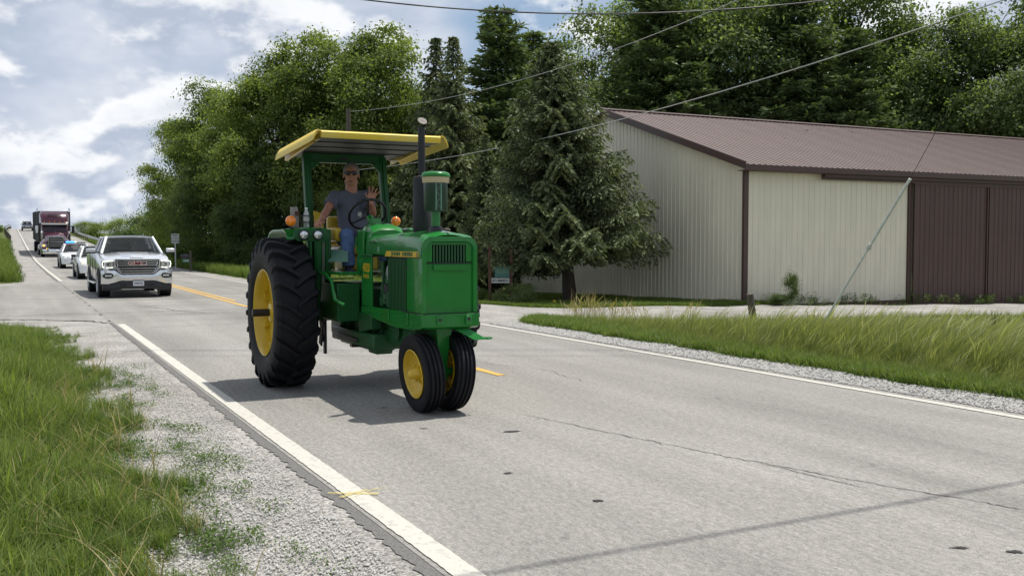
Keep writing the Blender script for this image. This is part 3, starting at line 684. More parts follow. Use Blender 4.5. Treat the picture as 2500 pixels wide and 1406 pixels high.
# ---------------------------------------------------------------- trees
def kites(C, D, E, tone, name):
    # leaves: centre, half length vector, half width vector
    n = len(C); P = np.stack([C-D, C+E+D*.15, C+D, C-E+D*.15], 1).reshape(-1, 3)
    F = np.arange(n*4).reshape(n, 4)
    me = np_mesh(name, P, F); at = me.attributes.new('tone', 'FLOAT', 'POINT'); at.data.foreach_set('value', np.repeat(tone, 4).astype(np.float32)); return me
def unit(a): return a/np.maximum(np.linalg.norm(a, axis=-1, keepdims=True), 1e-9)
def broad_crown(name, seed, H=10., R=4., base=.06, nl=40, nc=720, per=80, leaf=.078, flat=.40):
    rs = np.random.RandomState(seed)
    # lobes of foliage held out by the limbs
    t = rs.rand(nl)**.8; z = base*H + (1-base)*H*(.10 + .80*t)
    prof = np.sin(np.clip((z/H-base)/(1-base), 0, 1)**.75*PI*.93+.10)**.6
    az = rs.rand(nl)*2*PI; rr = R*prof*(.30+.66*rs.rand(nl))
    LC = np.stack([rr*np.cos(az), rr*np.sin(az), z], -1); LR = R*(.18+.20*rs.rand(nl))*(.65+.35*prof)
    k = rs.choice(nl, nc, p=LR**2/np.sum(LR**2)); d = unit(rs.normal(size=(nc, 3)) + np.array([0, 0, .35]) + unit(LC[k]-np.array([0,0,H*.45]))*.7)
    CC = LC[k] + d*LR[k][:, None]*(.66+.52*rs.rand(nc, 1))*np.array([1,1,.85]); ct = rs.rand(nc)
    rad = .22+.34*rs.rand(nc)
    j = np.repeat(np.arange(nc), per); n = len(j)
    off = rs.normal(size=(n, 3))*np.array([1,1,flat])*rad[j][:, None]
    droop = -(off[:,0]**2+off[:,1]**2)*.18
    C = CC[j]+off; C[:,2] += droop
    nrm = unit(d[j]*.5 + np.array([0,0,.8]) + rs.normal(size=(n,3))*.55)
    D = unit(np.cross(nrm, rs.normal(size=(n,3)))); E = np.cross(nrm, D)
    s = leaf*(.6+.7*rs.rand(n, 1))
    tone = np.clip(.10+.60*ct[j]+.35*rs.rand(n)-.05, 0, 1)
    return kites(C, D*s, E*s*.62, tone, name), LC
def trunk_mesh(name, seed, H, r, limbs, lean=(0,0), topf=.75):
    rs = np.random.RandomState(seed); mb = MB()
    pts = [(lean[0]*t*H + .12*math.sin(t*5+seed), lean[1]*t*H + .10*math.cos(t*4+seed)-.1, -.4 + t*(H*topf+.4)) for t in np.linspace(0, 1, 9)]
    mb.tube(pts, [r*1.35]+[r*(1-.85*t) for t in np.linspace(.08, 1, 8)], 9)
    for c in limbs:
        zt = max(.12*H, c[2]-.35*math.hypot(c[0], c[1])-.6); i = min(len(pts)-2, int(zt/(H*topf)*8)); p = Vector(pts[max(1, i)]); q = Vector(c)
        m_ = (p+q)/2 + Vector((rs.normal()*.2, rs.normal()*.2, -.1))
        mb.tube([p, p.lerp(m_, .6)+Vector((0,0,.05)), m_, q], [r*.38, r*.28, r*.2, r*.06], 6)
    return mb.mesh(name, 60)
def conifer(name, seed, H, R, base=.06, nb=190, droop=.35, up=.2, twig=.42, tw=.13, sl=.085, sw=.022, power=.85, hang=.8, gap=0., tiers=44):
    rs = np.random.RandomState(seed); C, D, E, T = [], [], [], []; limbs = MB()
    for i in range(nb):
        q0 = ((i+rs.rand())/nb); q0 = (np.floor(q0*tiers)+.5+rs.normal()*.13)/tiers if q0 < .9 else q0
        f = base + (1-base)*q0**1.12
        if f > .985: f = .985
        h = H*f; L = R*((1-f)**power)*(.72+.45*rs.rand()) + .10
        if rs.rand() < gap: L *= .5
        az = i*2.399 + rs.normal()*.3; dx, dy = math.cos(az), math.sin(az)
        dr = droop*(1-f*.9)*(.7+.6*rs.rand()); bt = rs.rand()
        m = max(3, int(L/tw)); t = (np.arange(m)+rs.rand(m)*.8)/m
        if L > .7 and i % 2 == 0:
            limbs.tube([(dx*L*s_, dy*L*s_, h + L*(up*s_ - dr*s_**1.2 + dr*.45*s_**3)) for s_ in (0, .35, .7, 1)], [.035, .026, .016, .005], 4, False)
        for sd_ in (-1, 1):
            px = dx*L*t; py = dy*L*t; pz = h + L*(up*t - dr*t**1.2 + dr*.45*t**3)
            tl = (twig*(1-t*.75) + .08)*min(1, .15+1.1*L/R)*(.6+.8*rs.rand(m))
            ux = dx*.55 - sd_*dy*.85; uy = dy*.55 + sd_*dx*.85
            for q in range(int(twig/.075)+1):
                s_ = q*.075/np.maximum(tl, .01) + rs.rand(m)*.15
                ok = s_ < 1.05
                if not ok.any(): break
                r_ = tl*s_
                cx = px + ux*r_; cy = py + uy*r_; cz = pz - hang*r_*(.35+.65*s_) + rs.normal(size=m)*.015
                for rep in range(2):
                    d = np.stack([ux + rs.normal(size=m)*.45, uy + rs.normal(size=m)*.45, -hang*(.3+.9*s_) + rs.normal(size=m)*.35], -1); d = unit(d)
                    e = unit(np.cross(d, rs.normal(size=(m,3))))
                    C.append(np.stack([cx, cy, cz], -1)[ok] + d[ok]*sl*.5); D.append(d[ok]*sl*(.7+.6*rs.rand(ok.sum(),1))); E.append(e[ok]*sw*(.8+.6*rs.rand(ok.sum(),1)))
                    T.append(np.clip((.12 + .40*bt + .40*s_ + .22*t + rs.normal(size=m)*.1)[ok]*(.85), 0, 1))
    return kites(np.concatenate(C), np.concatenate(D), np.concatenate(E), np.concatenate(T), name), limbs
CROWNS = {}
for k, a in dict(broad_a=(3, {}), broad_b=(8, dict(nl=34, R=4.3)), broad_c=(15, dict(nl=40, R=3.6)), broad_d=(22, dict(nl=30, R=4.5))).items():
    m_, lc = broad_crown(k, a[0], **a[1]); CROWNS[k] = (m_, trunk_mesh(k+'_trunk', a[0], 10, .26, lc[:14]))
for k, a in dict(bush_a=(31, dict(H=2, R=1.1, base=.0, nl=14, nc=150, per=44, leaf=.055)), bush_b=(37, dict(H=2, R=1.2, base=.0, nl=12, nc=130, per=44, leaf=.06))).items():
    m_, lc = broad_crown(k, a[0], **a[1]); CROWNS[k] = (m_, trunk_mesh(k+'_trunk', a[0], 2, .04, lc[:8]))
def spr(k, seed, H, R, tr=.17, lean=(0,0), **kw):
    m_, lb = conifer(k, seed, H, R, **kw); lb2 = MB(); lb2.add(lb.v, lb.f)
    pts = [(0, 0, -.4 + t*(H+.3)) for t in np.linspace(0, 1, 8)]; lb2.tube(pts, [tr*1.25]+[tr*(1-.95*t) for t in np.linspace(.1, 1, 7)], 9)
    CROWNS[k] = (m_, lb2.mesh(k+'_trunk', 60))
spr('spruce_a', 41, 10, 3.0, power=.9, nb=270, sl=.10, sw=.034); spr('spruce_b', 43, 10, 2.8, nb=250, power=.9, sl=.10, sw=.034)
spr('spruce_hero', 47, 8.5, 2.95, .19, nb=300, tiers=24, base=.21, droop=.64, up=.22, twig=.55, tw=.10, sl=.085, sw=.024, power=.72, hang=1.0)
spr('pine_a', 51, 10, 2.3, nb=230, base=.12, droop=.0, up=.34, twig=.62, tw=.13, sl=.13, sw=.032, power=.52, hang=-.15, gap=.35)
def tree(name, kind, px, d, ytop, wpx, label, cat='tree', leaf=None, group=None, rz=None, zb=None, tilt=None, wref=None):
    x = (px-1250)/2420*d; y = d; u, v = UV(x, y); zg = float(zter(u, v)) if zb is None else zb
    top = CAM_H + (590-ytop)/2420*d; H = top - zg
    cm, tm = CROWNS[kind]; h0 = max(p[2] for p in (cm.vertices[i].co for i in range(0, len(cm.vertices), 7)))
    if 'w' not in cm: 
        xs = np.empty(len(cm.vertices)*3, np.float32); cm.vertices.foreach_get('co', xs); xs = xs.reshape(-1, 3); cm['w'] = float(np.percentile(np.hypot(xs[:,0], xs[:,1]), 99)*2); cm['h'] = float(xs[:,2].max())
    sz = H/cm['h']; sx = max((wpx/2420*d)/cm['w'], (.74 if kind[:2] == 'br' else 1.15 if kind[:2] == 'pi' else 1.0)*sz if kind[:4] != 'bush' and name != 'sapling' else 0)
    o = thing(name, label, cat, (x, y, zg), rz if rz is not None else (px*.37) % 6.28, group)
    o.scale = (sx, sx, sz)
    if tilt: o.rotation_euler = tilt
    link('trunk', tm, MT['bark'], o)
    c = link('crown', cm, None, o)
    key = cm.name + (leaf or 'broad')
    if cm.materials and cm.materials[0] is not LEAF[leaf or 'broad']:
        if key not in CROWNS:
            c2 = cm.copy(); c2.materials.clear(); c2.materials.append(LEAF[leaf or 'broad']); CROWNS[key] = c2
        c.data = CROWNS[key]
    elif not cm.materials: cm.materials.append(LEAF[leaf or 'broad'])
    return o
GL = 'broadleaf trees beyond the road behind the tractor'
for a in [
  ('broadleaf_tree','broad_b',455,72,285,200,'leftmost tall tree of the roadside row, above the white pickup','broad2'),
  ('broadleaf_tree','broad_c',543,66,192,175,'tall tree with a narrow dark top knob, second peak of the roadside row','broad'),
  ('broadleaf_tree','broad_a',610,62,225,190,'round crowned tree left of the highest roadside crown','broad2'),
  ('broadleaf_tree','broad_d',735,60,78,260,'broad yellow-green crown rising over the left end of the tractor canopy','broad2'),
  ('broadleaf_tree','broad_a',845,60,66,250,'broad crown directly above the yellow tractor canopy','broad2'),
  ('broadleaf_tree','broad_c',925,58,36,135,'highest leafy spire of the roadside trees, above the driver','broad2'),
  ('broadleaf_tree','broad_b',672,60,175,210,'rounded tree filling the gap below the highest crowns','broad'),
  ('broadleaf_tree','broad_d',985,64,170,150,'tree between the highest leafy spire and the dark spruces','broad'),
  ('broadleaf_tree','broad_b',430,84,430,150,'lower dark tree at the left end of the tall roadside row','dark'),
  ('broadleaf_tree','broad_d',520,62,360,190,'shaded lower tree behind the speed sign and mailbox','dark'),
  ('broadleaf_tree','broad_c',620,57,350,200,'shaded lower tree behind the big rear tyre','dark'),
  ('broadleaf_tree','broad_a',760,58,330,220,'shaded lower tree seen behind the left canopy post','dark'),
  ('broadleaf_tree','broad_b',900,57,300,200,'lower tree seen behind the driver and the right canopy post','broad2'),
]: tree(a[0], a[1], a[2], a[3], a[4], a[5], a[6], 'tree', a[7], GL)
GF = 'small far trees beside the bridge approach'
for a in [
  ('broadleaf_tree','bush_a',385,98,470,130,'small dark tree just left of the tall roadside row','dark'),
  ('broadleaf_tree','bush_b',335,108,497,110,'brownish green far tree above the pickup roof','dark'),
  ('broadleaf_tree','bush_a',290,122,514,95,'far tree with feathery top left of the pickup roof','broad'),
  ('broadleaf_tree','bush_b',245,138,530,85,'far low tree above the white police cars','broad2'),
  ('broadleaf_tree','bush_a',205,155,531,80,'far bushy tree immediately right of the semi truck','broad2'),
]: tree(a[0], a[1], a[2], a[3], a[4], a[5], a[6], 'tree', a[7], GF)
GS = 'evergreens between the tractor and the barn'
for a in [
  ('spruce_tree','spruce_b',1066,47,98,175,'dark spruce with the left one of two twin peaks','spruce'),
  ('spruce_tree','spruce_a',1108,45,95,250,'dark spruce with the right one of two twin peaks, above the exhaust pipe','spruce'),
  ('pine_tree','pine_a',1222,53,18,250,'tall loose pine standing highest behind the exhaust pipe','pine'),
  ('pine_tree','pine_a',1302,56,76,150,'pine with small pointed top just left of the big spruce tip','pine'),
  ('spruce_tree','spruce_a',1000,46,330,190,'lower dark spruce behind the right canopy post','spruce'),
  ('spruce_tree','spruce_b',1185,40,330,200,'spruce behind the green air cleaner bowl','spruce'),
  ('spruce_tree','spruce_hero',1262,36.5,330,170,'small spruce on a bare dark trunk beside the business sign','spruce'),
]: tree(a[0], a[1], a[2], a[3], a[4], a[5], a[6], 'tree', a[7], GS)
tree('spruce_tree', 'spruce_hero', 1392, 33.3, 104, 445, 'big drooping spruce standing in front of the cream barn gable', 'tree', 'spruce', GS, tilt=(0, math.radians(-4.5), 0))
GB = 'trees behind the barn'
for a in [
  ('broadleaf_tree','broad_d',1545,62,-40,300,'leafy tree left of the pines, over the barn gable peak','dark'),
  ('broadleaf_tree','broad_b',1425,58,190,140,'lower leafy tree just left of the barn gable peak','dark'),
  ('pine_tree','pine_a',1610,59,-90,300,'tall dark pine behind the left part of the barn roof','pine'),
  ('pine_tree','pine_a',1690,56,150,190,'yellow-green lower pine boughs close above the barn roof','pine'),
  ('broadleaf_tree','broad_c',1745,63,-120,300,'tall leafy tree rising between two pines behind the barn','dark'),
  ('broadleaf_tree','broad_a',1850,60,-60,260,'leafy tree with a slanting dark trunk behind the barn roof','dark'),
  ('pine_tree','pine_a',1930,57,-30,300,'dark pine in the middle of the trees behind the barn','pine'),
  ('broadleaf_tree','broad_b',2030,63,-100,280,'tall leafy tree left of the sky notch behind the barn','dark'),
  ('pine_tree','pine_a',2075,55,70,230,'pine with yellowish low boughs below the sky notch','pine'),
  ('broadleaf_tree','broad_d',2190,64,15,260,'lower topped tree under the sky notch at upper right','broad'),
  ('broadleaf_tree','broad_c',2320,60,-15,270,'leafy tree right of the sky notch behind the barn','dark'),
  ('broadleaf_tree','broad_a',2450,58,5,290,'leafy tree at the right edge behind the barn roof','dark'),
  ('broadleaf_tree','broad_b',2600,60,-50,300,'tree cut by the right edge of the photo behind the barn','dark'),
]: tree(a[0], a[1], a[2], a[3], a[4], a[5], a[6], 'tree', a[7], GB)
GH = 'bushes along the tree line and lawn'
for a in [
  ('bush','bush_a',500,60,588,120,'rounded yellow-green bush right of the mailbox'),
  ('bush','bush_b',560,58,600,110,'leafy bush between the mailbox bush and the big rear tyre'),
  ('bush','bush_a',440,66,595,100,'dark bush behind the speed sign post'),
  ('bush','bush_b',498,56,648,50,'small low bush at the road edge right of the mailbox post'),
  ('bush','bush_a',640,56,560,120,'bush partly hidden behind the top of the rear tyre'),
  ('bush','bush_b',1270,30.9,678,110,'dense low evergreen bush in front of the business sign'),
  ('bush','bush_a',1178,31,694,60,'small pale bush left of the business sign, beside the grille'),
  ('bush','bush_b',1222,30.9,706,50,'small dark shrub under the phone number board'),
]: tree(a[0], a[1], a[2], a[3], a[4], a[5], a[6], 'bush', 'shrub' if a[2] < 1200 else 'pine', GH)
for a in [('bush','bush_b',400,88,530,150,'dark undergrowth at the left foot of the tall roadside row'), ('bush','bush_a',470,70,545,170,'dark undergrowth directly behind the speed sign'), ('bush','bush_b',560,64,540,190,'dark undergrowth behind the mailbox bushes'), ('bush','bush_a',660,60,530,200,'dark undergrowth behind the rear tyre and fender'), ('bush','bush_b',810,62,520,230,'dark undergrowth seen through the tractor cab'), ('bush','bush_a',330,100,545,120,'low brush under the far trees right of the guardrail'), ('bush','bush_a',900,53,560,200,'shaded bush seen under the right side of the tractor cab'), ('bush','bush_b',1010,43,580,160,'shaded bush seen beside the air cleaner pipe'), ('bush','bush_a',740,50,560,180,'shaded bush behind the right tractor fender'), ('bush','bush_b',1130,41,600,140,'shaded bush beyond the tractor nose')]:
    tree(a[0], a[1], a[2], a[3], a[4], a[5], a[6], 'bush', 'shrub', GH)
tree('sapling', 'bush_b', 1932, 29.9, 646, 52, 'young green sapling growing against the cream barn wall', 'sapling', 'shrub')
tree('sapling', 'bush_a', 1905, 29.8, 712, 75, 'low leafy weed clump at the foot of the barn sapling', 'weed', 'shrub')
for a in [('bush','bush_a',5,170,545,30,'leafy bush at the far left beside the left guardrail'), ('bush','bush_b',-20,120,560,60,'bush at the extreme left edge of the photo above the grass bank')]:
    tree(a[0], a[1], a[2], a[3], a[4], a[5], a[6], 'bush', 'broad', 'bushes left of the bridge approach')

# ---------------------------------------------------------------- pole line, cables, guy
def unproject(px, py, v=None, y=None):
    th = math.radians(2.674); dx = (px-1250)/2420; dy = -(py-703)/2420
    r = Vector((dx, math.cos(th)+dy*math.sin(th), -math.sin(th)+dy*math.cos(th)))
    k = (v/(CA*r.x+SA*r.y)) if v is not None else y/r.y
    return Vector((0, 0, CAM_H)) + r*k
V_POLE = 15.4
def pole(u, v, h, label, r=.15):
    p = RW(u, v, 0); zg = ground_at(p.x, p.y)
    o = thing('utility_pole', label, 'utility pole', (p.x, p.y, zg), ROAD_ROT, 'utility poles of the roadside line')
    obj('shaft', MB().cyl((0,0,-.5), (0,0,h-zg), r, r*.72, 14), MT['wood'], o)
    obj('bolt', MB().cyl((-.2,0,h-zg-.25), (.2,0,h-zg-.25), .015, n=6), MT['steel_dark'], o)
    return o
ZTOP = unproject(858, 268, V_POLE).z
pl = pole(48.3, V_POLE, ZTOP+.1, 'grey wooden utility pole rising behind the tractor canopy')
obj('transformer', MB().cyl((.26,.0,ZTOP-1.75), (.26,.0,ZTOP-.85), .2, n=14).cyl((.26,0,ZTOP-.85), (.26,0,ZTOP-.62), .05, .03, 8), MT['steel_dark'], pl)
obj('conduit', MB().cyl((-.17,.06,0), (-.17,.06,ZTOP-2.3), .035, n=8).cyl((-.16,-.08,0), (-.16,-.08,ZTOP-2.3), .03, n=8), MT['sign_white'], pl)
pole(8.5, V_POLE, 9.6, 'wooden utility pole just outside the right edge of the photo')
def wire(name, label, pts, r, m, fit=2):
    # a smooth curve through the measured points
    p = np.array([tuple(q) for q in pts]); t = np.linspace(0, 1, len(p)); L_ = np.concatenate([[0], np.cumsum(np.linalg.norm(np.diff(p, axis=0), axis=1))]); L_ /= L_[-1]
    cs = [np.polyfit(L_, p[:, i], fit) for i in range(3)]; tt = np.linspace(0, 1, 60)
    q = np.stack([np.polyval(c, tt) for c in cs], -1)
    return tag(obj(name, MB().tube([Vector(a) for a in q], r, 6), m, smooth=60), label, 'cable')
WG = 'overhead cables of the roadside line'
w = wire('overhead_wire', 'upper pale wire running from the pole behind the tractor to the top centre edge', [unproject(858,272,V_POLE), unproject(1000,258,V_POLE), unproject(1250,200,V_POLE), unproject(1450,136,V_POLE), unproject(1640,70,V_POLE), unproject(1810,0,V_POLE), unproject(2480,-330,V_POLE)], .010, MT['cable'], 3); w['group'] = WG
w = wire('overhead_wire', 'lower pale wire crossing the spruce and barn roof to the upper right corner', [unproject(862,416,V_POLE), unproject(1000,400,V_POLE), unproject(1250,356,V_POLE), unproject(1500,294,V_POLE), unproject(1735,228,V_POLE), unproject(2000,152,V_POLE), unproject(2250,76,V_POLE), unproject(2460,0,V_POLE), unproject(2800,-130,V_POLE)], .012, MT['cable'], 3); w['group'] = WG
yy = 16.5
w = wire('telephone_cable', 'thick sagging cable crossing the very top of the picture', [unproject(300,-110,y=yy), unproject(863,0,y=yy), unproject(1060,17,y=yy), unproject(1250,30,y=yy), unproject(1500,33,y=yy), unproject(1700,28,y=yy), unproject(1980,6,y=yy), unproject(2300,-40,y=yy)], .012, MT['cable_dark'], 2); w['group'] = WG
for dz, dy in ((1.2, -.4), (2.3, .55)):
    w = wire('overhead_wire', ('lower' if dz < 2 else 'higher') + ' of two thin wires crossing the road above the top edge, seen by its shadow', [(-16, yy+dy, 7.5+dz), (-4, yy+dy, 6.1+dz), (8, yy+dy, 6.1+dz), (14, yy+dy, 6.8+dz)], .012, MT['cable_dark']); w['group'] = WG
w = wire('telephone_cable', 'bundled cable above the camera whose soft shadow crosses the near road', [RW(5.35,-14,9.6), RW(5.3,0,8.9), RW(5.28,9,9.0), RW(5.5,20,9.9)], .019, MT['cable_dark']); w['group'] = WG
# guy wire with its pale guard
ptop = RW(8.5, V_POLE, 9.5); gb = unproject(2008, 800, y=23.2)
def guy():
    a = Vector(gb); a.z = ground_at(a.x, a.y) - .05
    a2 = unproject(2022, 785, y=23.2 - .3); b = unproject(2222, 437, y=21.4)
    root = thing('guy_wire', 'leaning pale plastic guy guard with a thin dark wire rising from the tall grass', 'guy wire', tuple(a))
    loc = lambda p: Vector(p) - a
    c = (unproject(2290, 312, y=20.6))
    obj('wire', MB().tube([Vector((0,0,0)), loc(b), loc(c), loc(ptop)], .007, 5), MT['cable_dark'], root)
    m1, m2 = loc(b)*.55, loc(b)*.56
    obj('guard', MB().tube([Vector((0,0,0)), m1], .026, 10).tube([m2, loc(b)], .032, 10), MT['guard'], root)
    obj('clamp', MB().cyl(m1-loc(b)*.012, m2+loc(b)*.014, .045, n=8).box(tuple(m1), (.12,.04,.04), (0,.5,0)), MT['sign_white'], root)
guy()
# stump post
p = unproject(1838, 778, y=24.2); zg = ground_at(p.x, p.y)
o = thing('fence_post', 'short weathered leaning wooden stump post in the tall grass before the drive', 'post', (p.x, p.y, zg)); o.rotation_euler = (0, math.radians(-9), .4)
obj('shaft', MB().cyl((0,0,-.2), (0,0,.62), .10, .085, 9), MT['wood'], o, bevel=.012)
# small yellow markers
for px, py, y_, lb in ((1495, 738, 29.5, 'small yellow utility flag on the lawn left of the barn corner'), (2040, 792, 22.5, 'tiny yellow flower head in the tall grass by the guy guard'), (1350, 733, 30.5, 'tiny yellow flag on the lawn by the big spruce trunk')):
    q = unproject(px, py, y=y_); zg = ground_at(q.x, q.y); o = thing('marker_flag', lb, 'marker', (q.x, q.y, zg)); hh = max(.12, q.z-zg)
    obj('stem', MB().cyl((0,0,-.05), (0,0,hh), .004, n=5), MT['steel'], o); obj('flag', MB().box((.045,0,hh-.03), (.09,.008,.06), (0,0,.4)), MT['yellow'], o)

# ---------------------------------------------------------------- signs, mailbox
def post_sign():
    p = unproject(429, 664, y=56.0); zg = ground_at(p.x, p.y); bear = -math.atan2(p.x, p.y)
    o = thing('speed_sign', 'white SPEED ZONE AHEAD sign on a thin steel post right of the pickup', 'road sign', (p.x, p.y, zg), bear+.12)
    top = unproject(429, 571, y=56).z - zg; bot = unproject(429, 594, y=56).z - zg; h = top-bot; w_ = h*.80; c = (top+bot)/2
    obj('post', MB().box((0, .03, top/2-.15), (.06, .035, top+.35)), MT['steel'], o)
    f = obj('sign_face', MB().box((0, 0, c), (w_, .006, h)), MT['sign_white'], o)
    for k, s in enumerate(('SPEED', 'ZONE', 'AHEAD')):
        text(s, h*.27, MT['ink'], f, (0, -.005, c + h*(.29-.29*k)), (PI/2, 0, 0), sx=.82, bold=.004)
    obj('border', MB().box((0,-.004,top-.02), (w_-.03,.002,.012)).box((0,-.004,bot+.02), (w_-.03,.002,.012)).box((-w_/2+.02,-.004,c), (.012,.002,h-.052)).box((w_/2-.02,-.004,c), (.012,.002,h-.052)), MT['ink'], f, smooth=0)
post_sign()
def mailbox():
    p = unproject(465, 664, y=55.0); zg = ground_at(p.x, p.y); bear = -math.atan2(p.x, p.y)
    o = thing('mailbox', 'dark mailbox on a wooden post with a green number plate beneath', 'mailbox', (p.x, p.y, zg), bear)
    Z = lambda y: unproject(465, y, y=55).z - zg; s = 55/2420
    obj('post', MB().box((.02, 0, Z(612)/2-.2), (.10, .10, Z(612)+.4)), MT['wood'], o, bevel=.01)
    obj('arm', MB().box((-.2, 0, Z(631)), (.55, .08, .06)).box((.16, 0, Z(631.5)), (.22,.12,.04)), MT['redwood'], o)
    bw, h = 20*s, Z(621)-Z(630.3)
    prof = [(-h*.45, 0), (h*.45, 0), (h*.45, h*.55), (h*.32, h*.85), (0, h), (-h*.32, h*.85), (-h*.45, h*.55)]
    bx = MB().loft([[(-.04-bw*t, a, Z(630)+b) for a, b in prof] for t in (0, 1)])
    b_ = obj('box', bx, MT['plastic'], o, smooth=50); obj('door', MB().prism([(-.05-bw, a*1.04, Z(630)+b) for a, b in prof], (-.012,0,0)), MT['black'], b_)
    pl_ = obj('number_plate', MB().box((-.04-bw*.42, -.06, Z(636.6)), (bw*.8, .01, Z(632.5)-Z(641))), MT['sign_green'], o)
    text('1848', .15, MT['sign_white'], pl_, (-.04-bw*.42, -.068, Z(636.6)), (PI/2, 0, 0), bold=.003)
mailbox()
def business_sign():
    d = 31.6; s = d/2420; p = unproject(1206, 735, y=d); zg = ground_at(p.x, p.y); Z = lambda y: unproject(1206, y, y=d).z - zg
    o = thing('business_sign', 'green and white roadside board reading 815 468-8511 between red-brown posts', 'sign', (p.x, p.y, zg), 0.02)
    X = lambda px: (px-1206)*s
    b1 = obj('upper_board', MB().box(((X(1208)+X(1244))/2, 0, (Z(650)+Z(677))/2), (X(1244)-X(1208), .03, Z(650)-Z(677))), MT['sign_teal'], o)
    b2 = obj('phone_board', MB().box(((X(1200)+X(1244))/2, -.004, (Z(679)+Z(691))/2), (X(1244)-X(1200), .03, Z(679)-Z(691))), MT['sign_white'], o)
    text('815 468-8511', .115, MT['ink'], b2, ((X(1200)+X(1244))/2, -.022, (Z(679)+Z(691))/2), (PI/2, 0, 0), bold=.003, sx=.80)
    obj('name_stripe', MB().box(((X(1212)+X(1243))/2, -.018, Z(662)), (X(1243)-X(1212), .004, Z(655)-Z(668))), MT['pale_green'], b1, smooth=0)
    for px in (1196, 1248): obj('post', MB().box((X(px), .01, Z(612)/2-.1), (.09, .10, Z(612)+.5)), MT['redwood'], o, bevel=.008)
business_sign()

# ---------------------------------------------------------------- guardrails on the bridge approach
def guardrail(path, label, step=3.8, seed=0):
    p0 = RW(*path[0][:2]); o = thing('guardrail', label, 'guardrail', (p0.x, p0.y, float(zroad(path[0][0]))), 0, 'guardrails of the bridge approach')
    base = Vector(o.location); us_ = np.array([a[0] for a in path], float); vv = np.array([a[1] for a in path], float)
    uu = np.arange(us_[0], us_[-1]+.1, 2.0)
    prof = [(-.0, .31), (.05, .26), (.05, .22), (0, .17), (0, .13), (.05, .08), (.05, .04), (0, 0), (-.012, 0), (-.012,.31)]
    sg = 1 if vv.mean() < 5 else -1; secs = []
    for u in uu:
        v = float(np.interp(u, us_, vv)); z = float(zroad(u)); secs.append([RW(u, v+sg*a, z+.42+b) - base for a, b in prof])
    obj('rail', MB().loft(secs), MT['steel'], o, smooth=30)
    pm = MB().box((0,0,.30), (.15,.12,1.0)).mesh('post', 0)
    for u in np.arange(us_[0]+.3, us_[-1], step):
        v = float(np.interp(u, us_, vv)); q = RW(u, v - sg*.1, float(zroad(u))) - base; link('post', pm, MT['wood'], o, loc=tuple(q), rot=(0,0,ANG))
    return o
guardrail([(142, .55), (165, .2), (200, -.15), (216, .3), (234, 1.0)], 'left galvanised guardrail curving up towards the bridge crest')
guardrail([(118, 10.3), (140, 9.9), (200, 9.8), (234, 9.6)], 'right galvanised guardrail between the semi truck and the far trees')
# ---------------------------------------------------------------- wheels
def rear_wheel(parent, Y, sgn, R=.855):
    # sgn: -1 the dished side faces -Y, +1 it faces +Y
    w = thing('rear_wheel', None, None, (0, Y, .845), parent=parent)
    hw = .205; prof = []
    outer = [(-.17,.485),(-.19,.49),(-.225,.56),(-.235,.64),(-.232,.70),(-.222,.755),(-.195,.788),(-.12,.805),(0,.812)]
    prof = outer + [(-a, r) for a, r in outer[-2::-1]]
    t = MB().lathe(prof, n=72)
    n = 23
    for s in (-1, 1):
        for k in range(n):
            th0 = 2*PI*(k + (.5 if s > 0 else 0))/n
            secs = []
            for q, (y, r_top, r_bot, dth, wd) in enumerate([(-.022,.852,.80,0,.050),(.06,.853,.80,.075,.052),(.14,.852,.795,.145,.056),(.205,.842,.77,.185,.062),(.236,.79,.72,.20,.062),(.240,.735,.69,.20,.05)]):
                th = th0 + dth; hwid = wd/2/.85
                row = []
                for (aa, rr) in ((-hwid*1.25, r_bot), (-hwid*.8, r_top), (hwid*.8, r_top), (hwid*1.25, r_bot)):
                    # front of the tyre (+X) moves up with th
                    row.append((rr*math.cos(th+aa), s*y, rr*math.sin(th+aa)))
                secs.append(row)
            t.loft(secs)
    obj('tyre', t, MT['rubber'], w, smooth=32)
    d = sgn
    r = MB().lathe([(.205*d,.495),(.212*d,.487),(.20*d,.475),(.15*d,.47),(.11*d,.455),(.04*d,.45),(-.02*d,.45),(-.10*d,.46),(-.2*d,.475),(-.21*d,.49)], n=56)
    r.lathe([(.05*d,.455),(.045*d,.40),(.02*d,.34),(-.02*d,.30),(-.02*d,.12),(.02*d,.11)], n=40)
    obj('rim', r, MT['yellow'], w, smooth=40)
    h = MB().lathe([(-.02*d,.15),(.05*d,.145),(.06*d,.12),(.13*d,.105),(.14*d,.07),(.14*d,.0)], n=24)
    for k in range(8):
        a = 2*PI*k/8; h.cyl((.235*math.cos(a), -.03*d, .235*math.sin(a)), (.235*math.cos(a), .035*d, .235*math.sin(a)), .024, n=6)
        a += .39; h.box((.43*math.cos(a), .06*d, .43*math.sin(a)), (.08,.09,.08), (0,-a,0))
    for k in range(6):
        a = 2*PI*k/6; h.cyl((.105*math.cos(a), 0, .105*math.sin(a)), (.105*math.cos(a), .085*d, .105*math.sin(a)), .018, n=6)
    obj('hub', h, MT['yellow'], w, smooth=30, bevel=.004)
    obj('axle_shaft', MB().cyl((0,.0,0), (0,.33*d,0), .043, n=20), MT['black'], w, bevel=.004)
    obj('valve_decal', MB().box((.1,.115*d,.458), (.10,.03,.004), (0,.2,0)), MT['sign_white'], w, smooth=0)
    return w
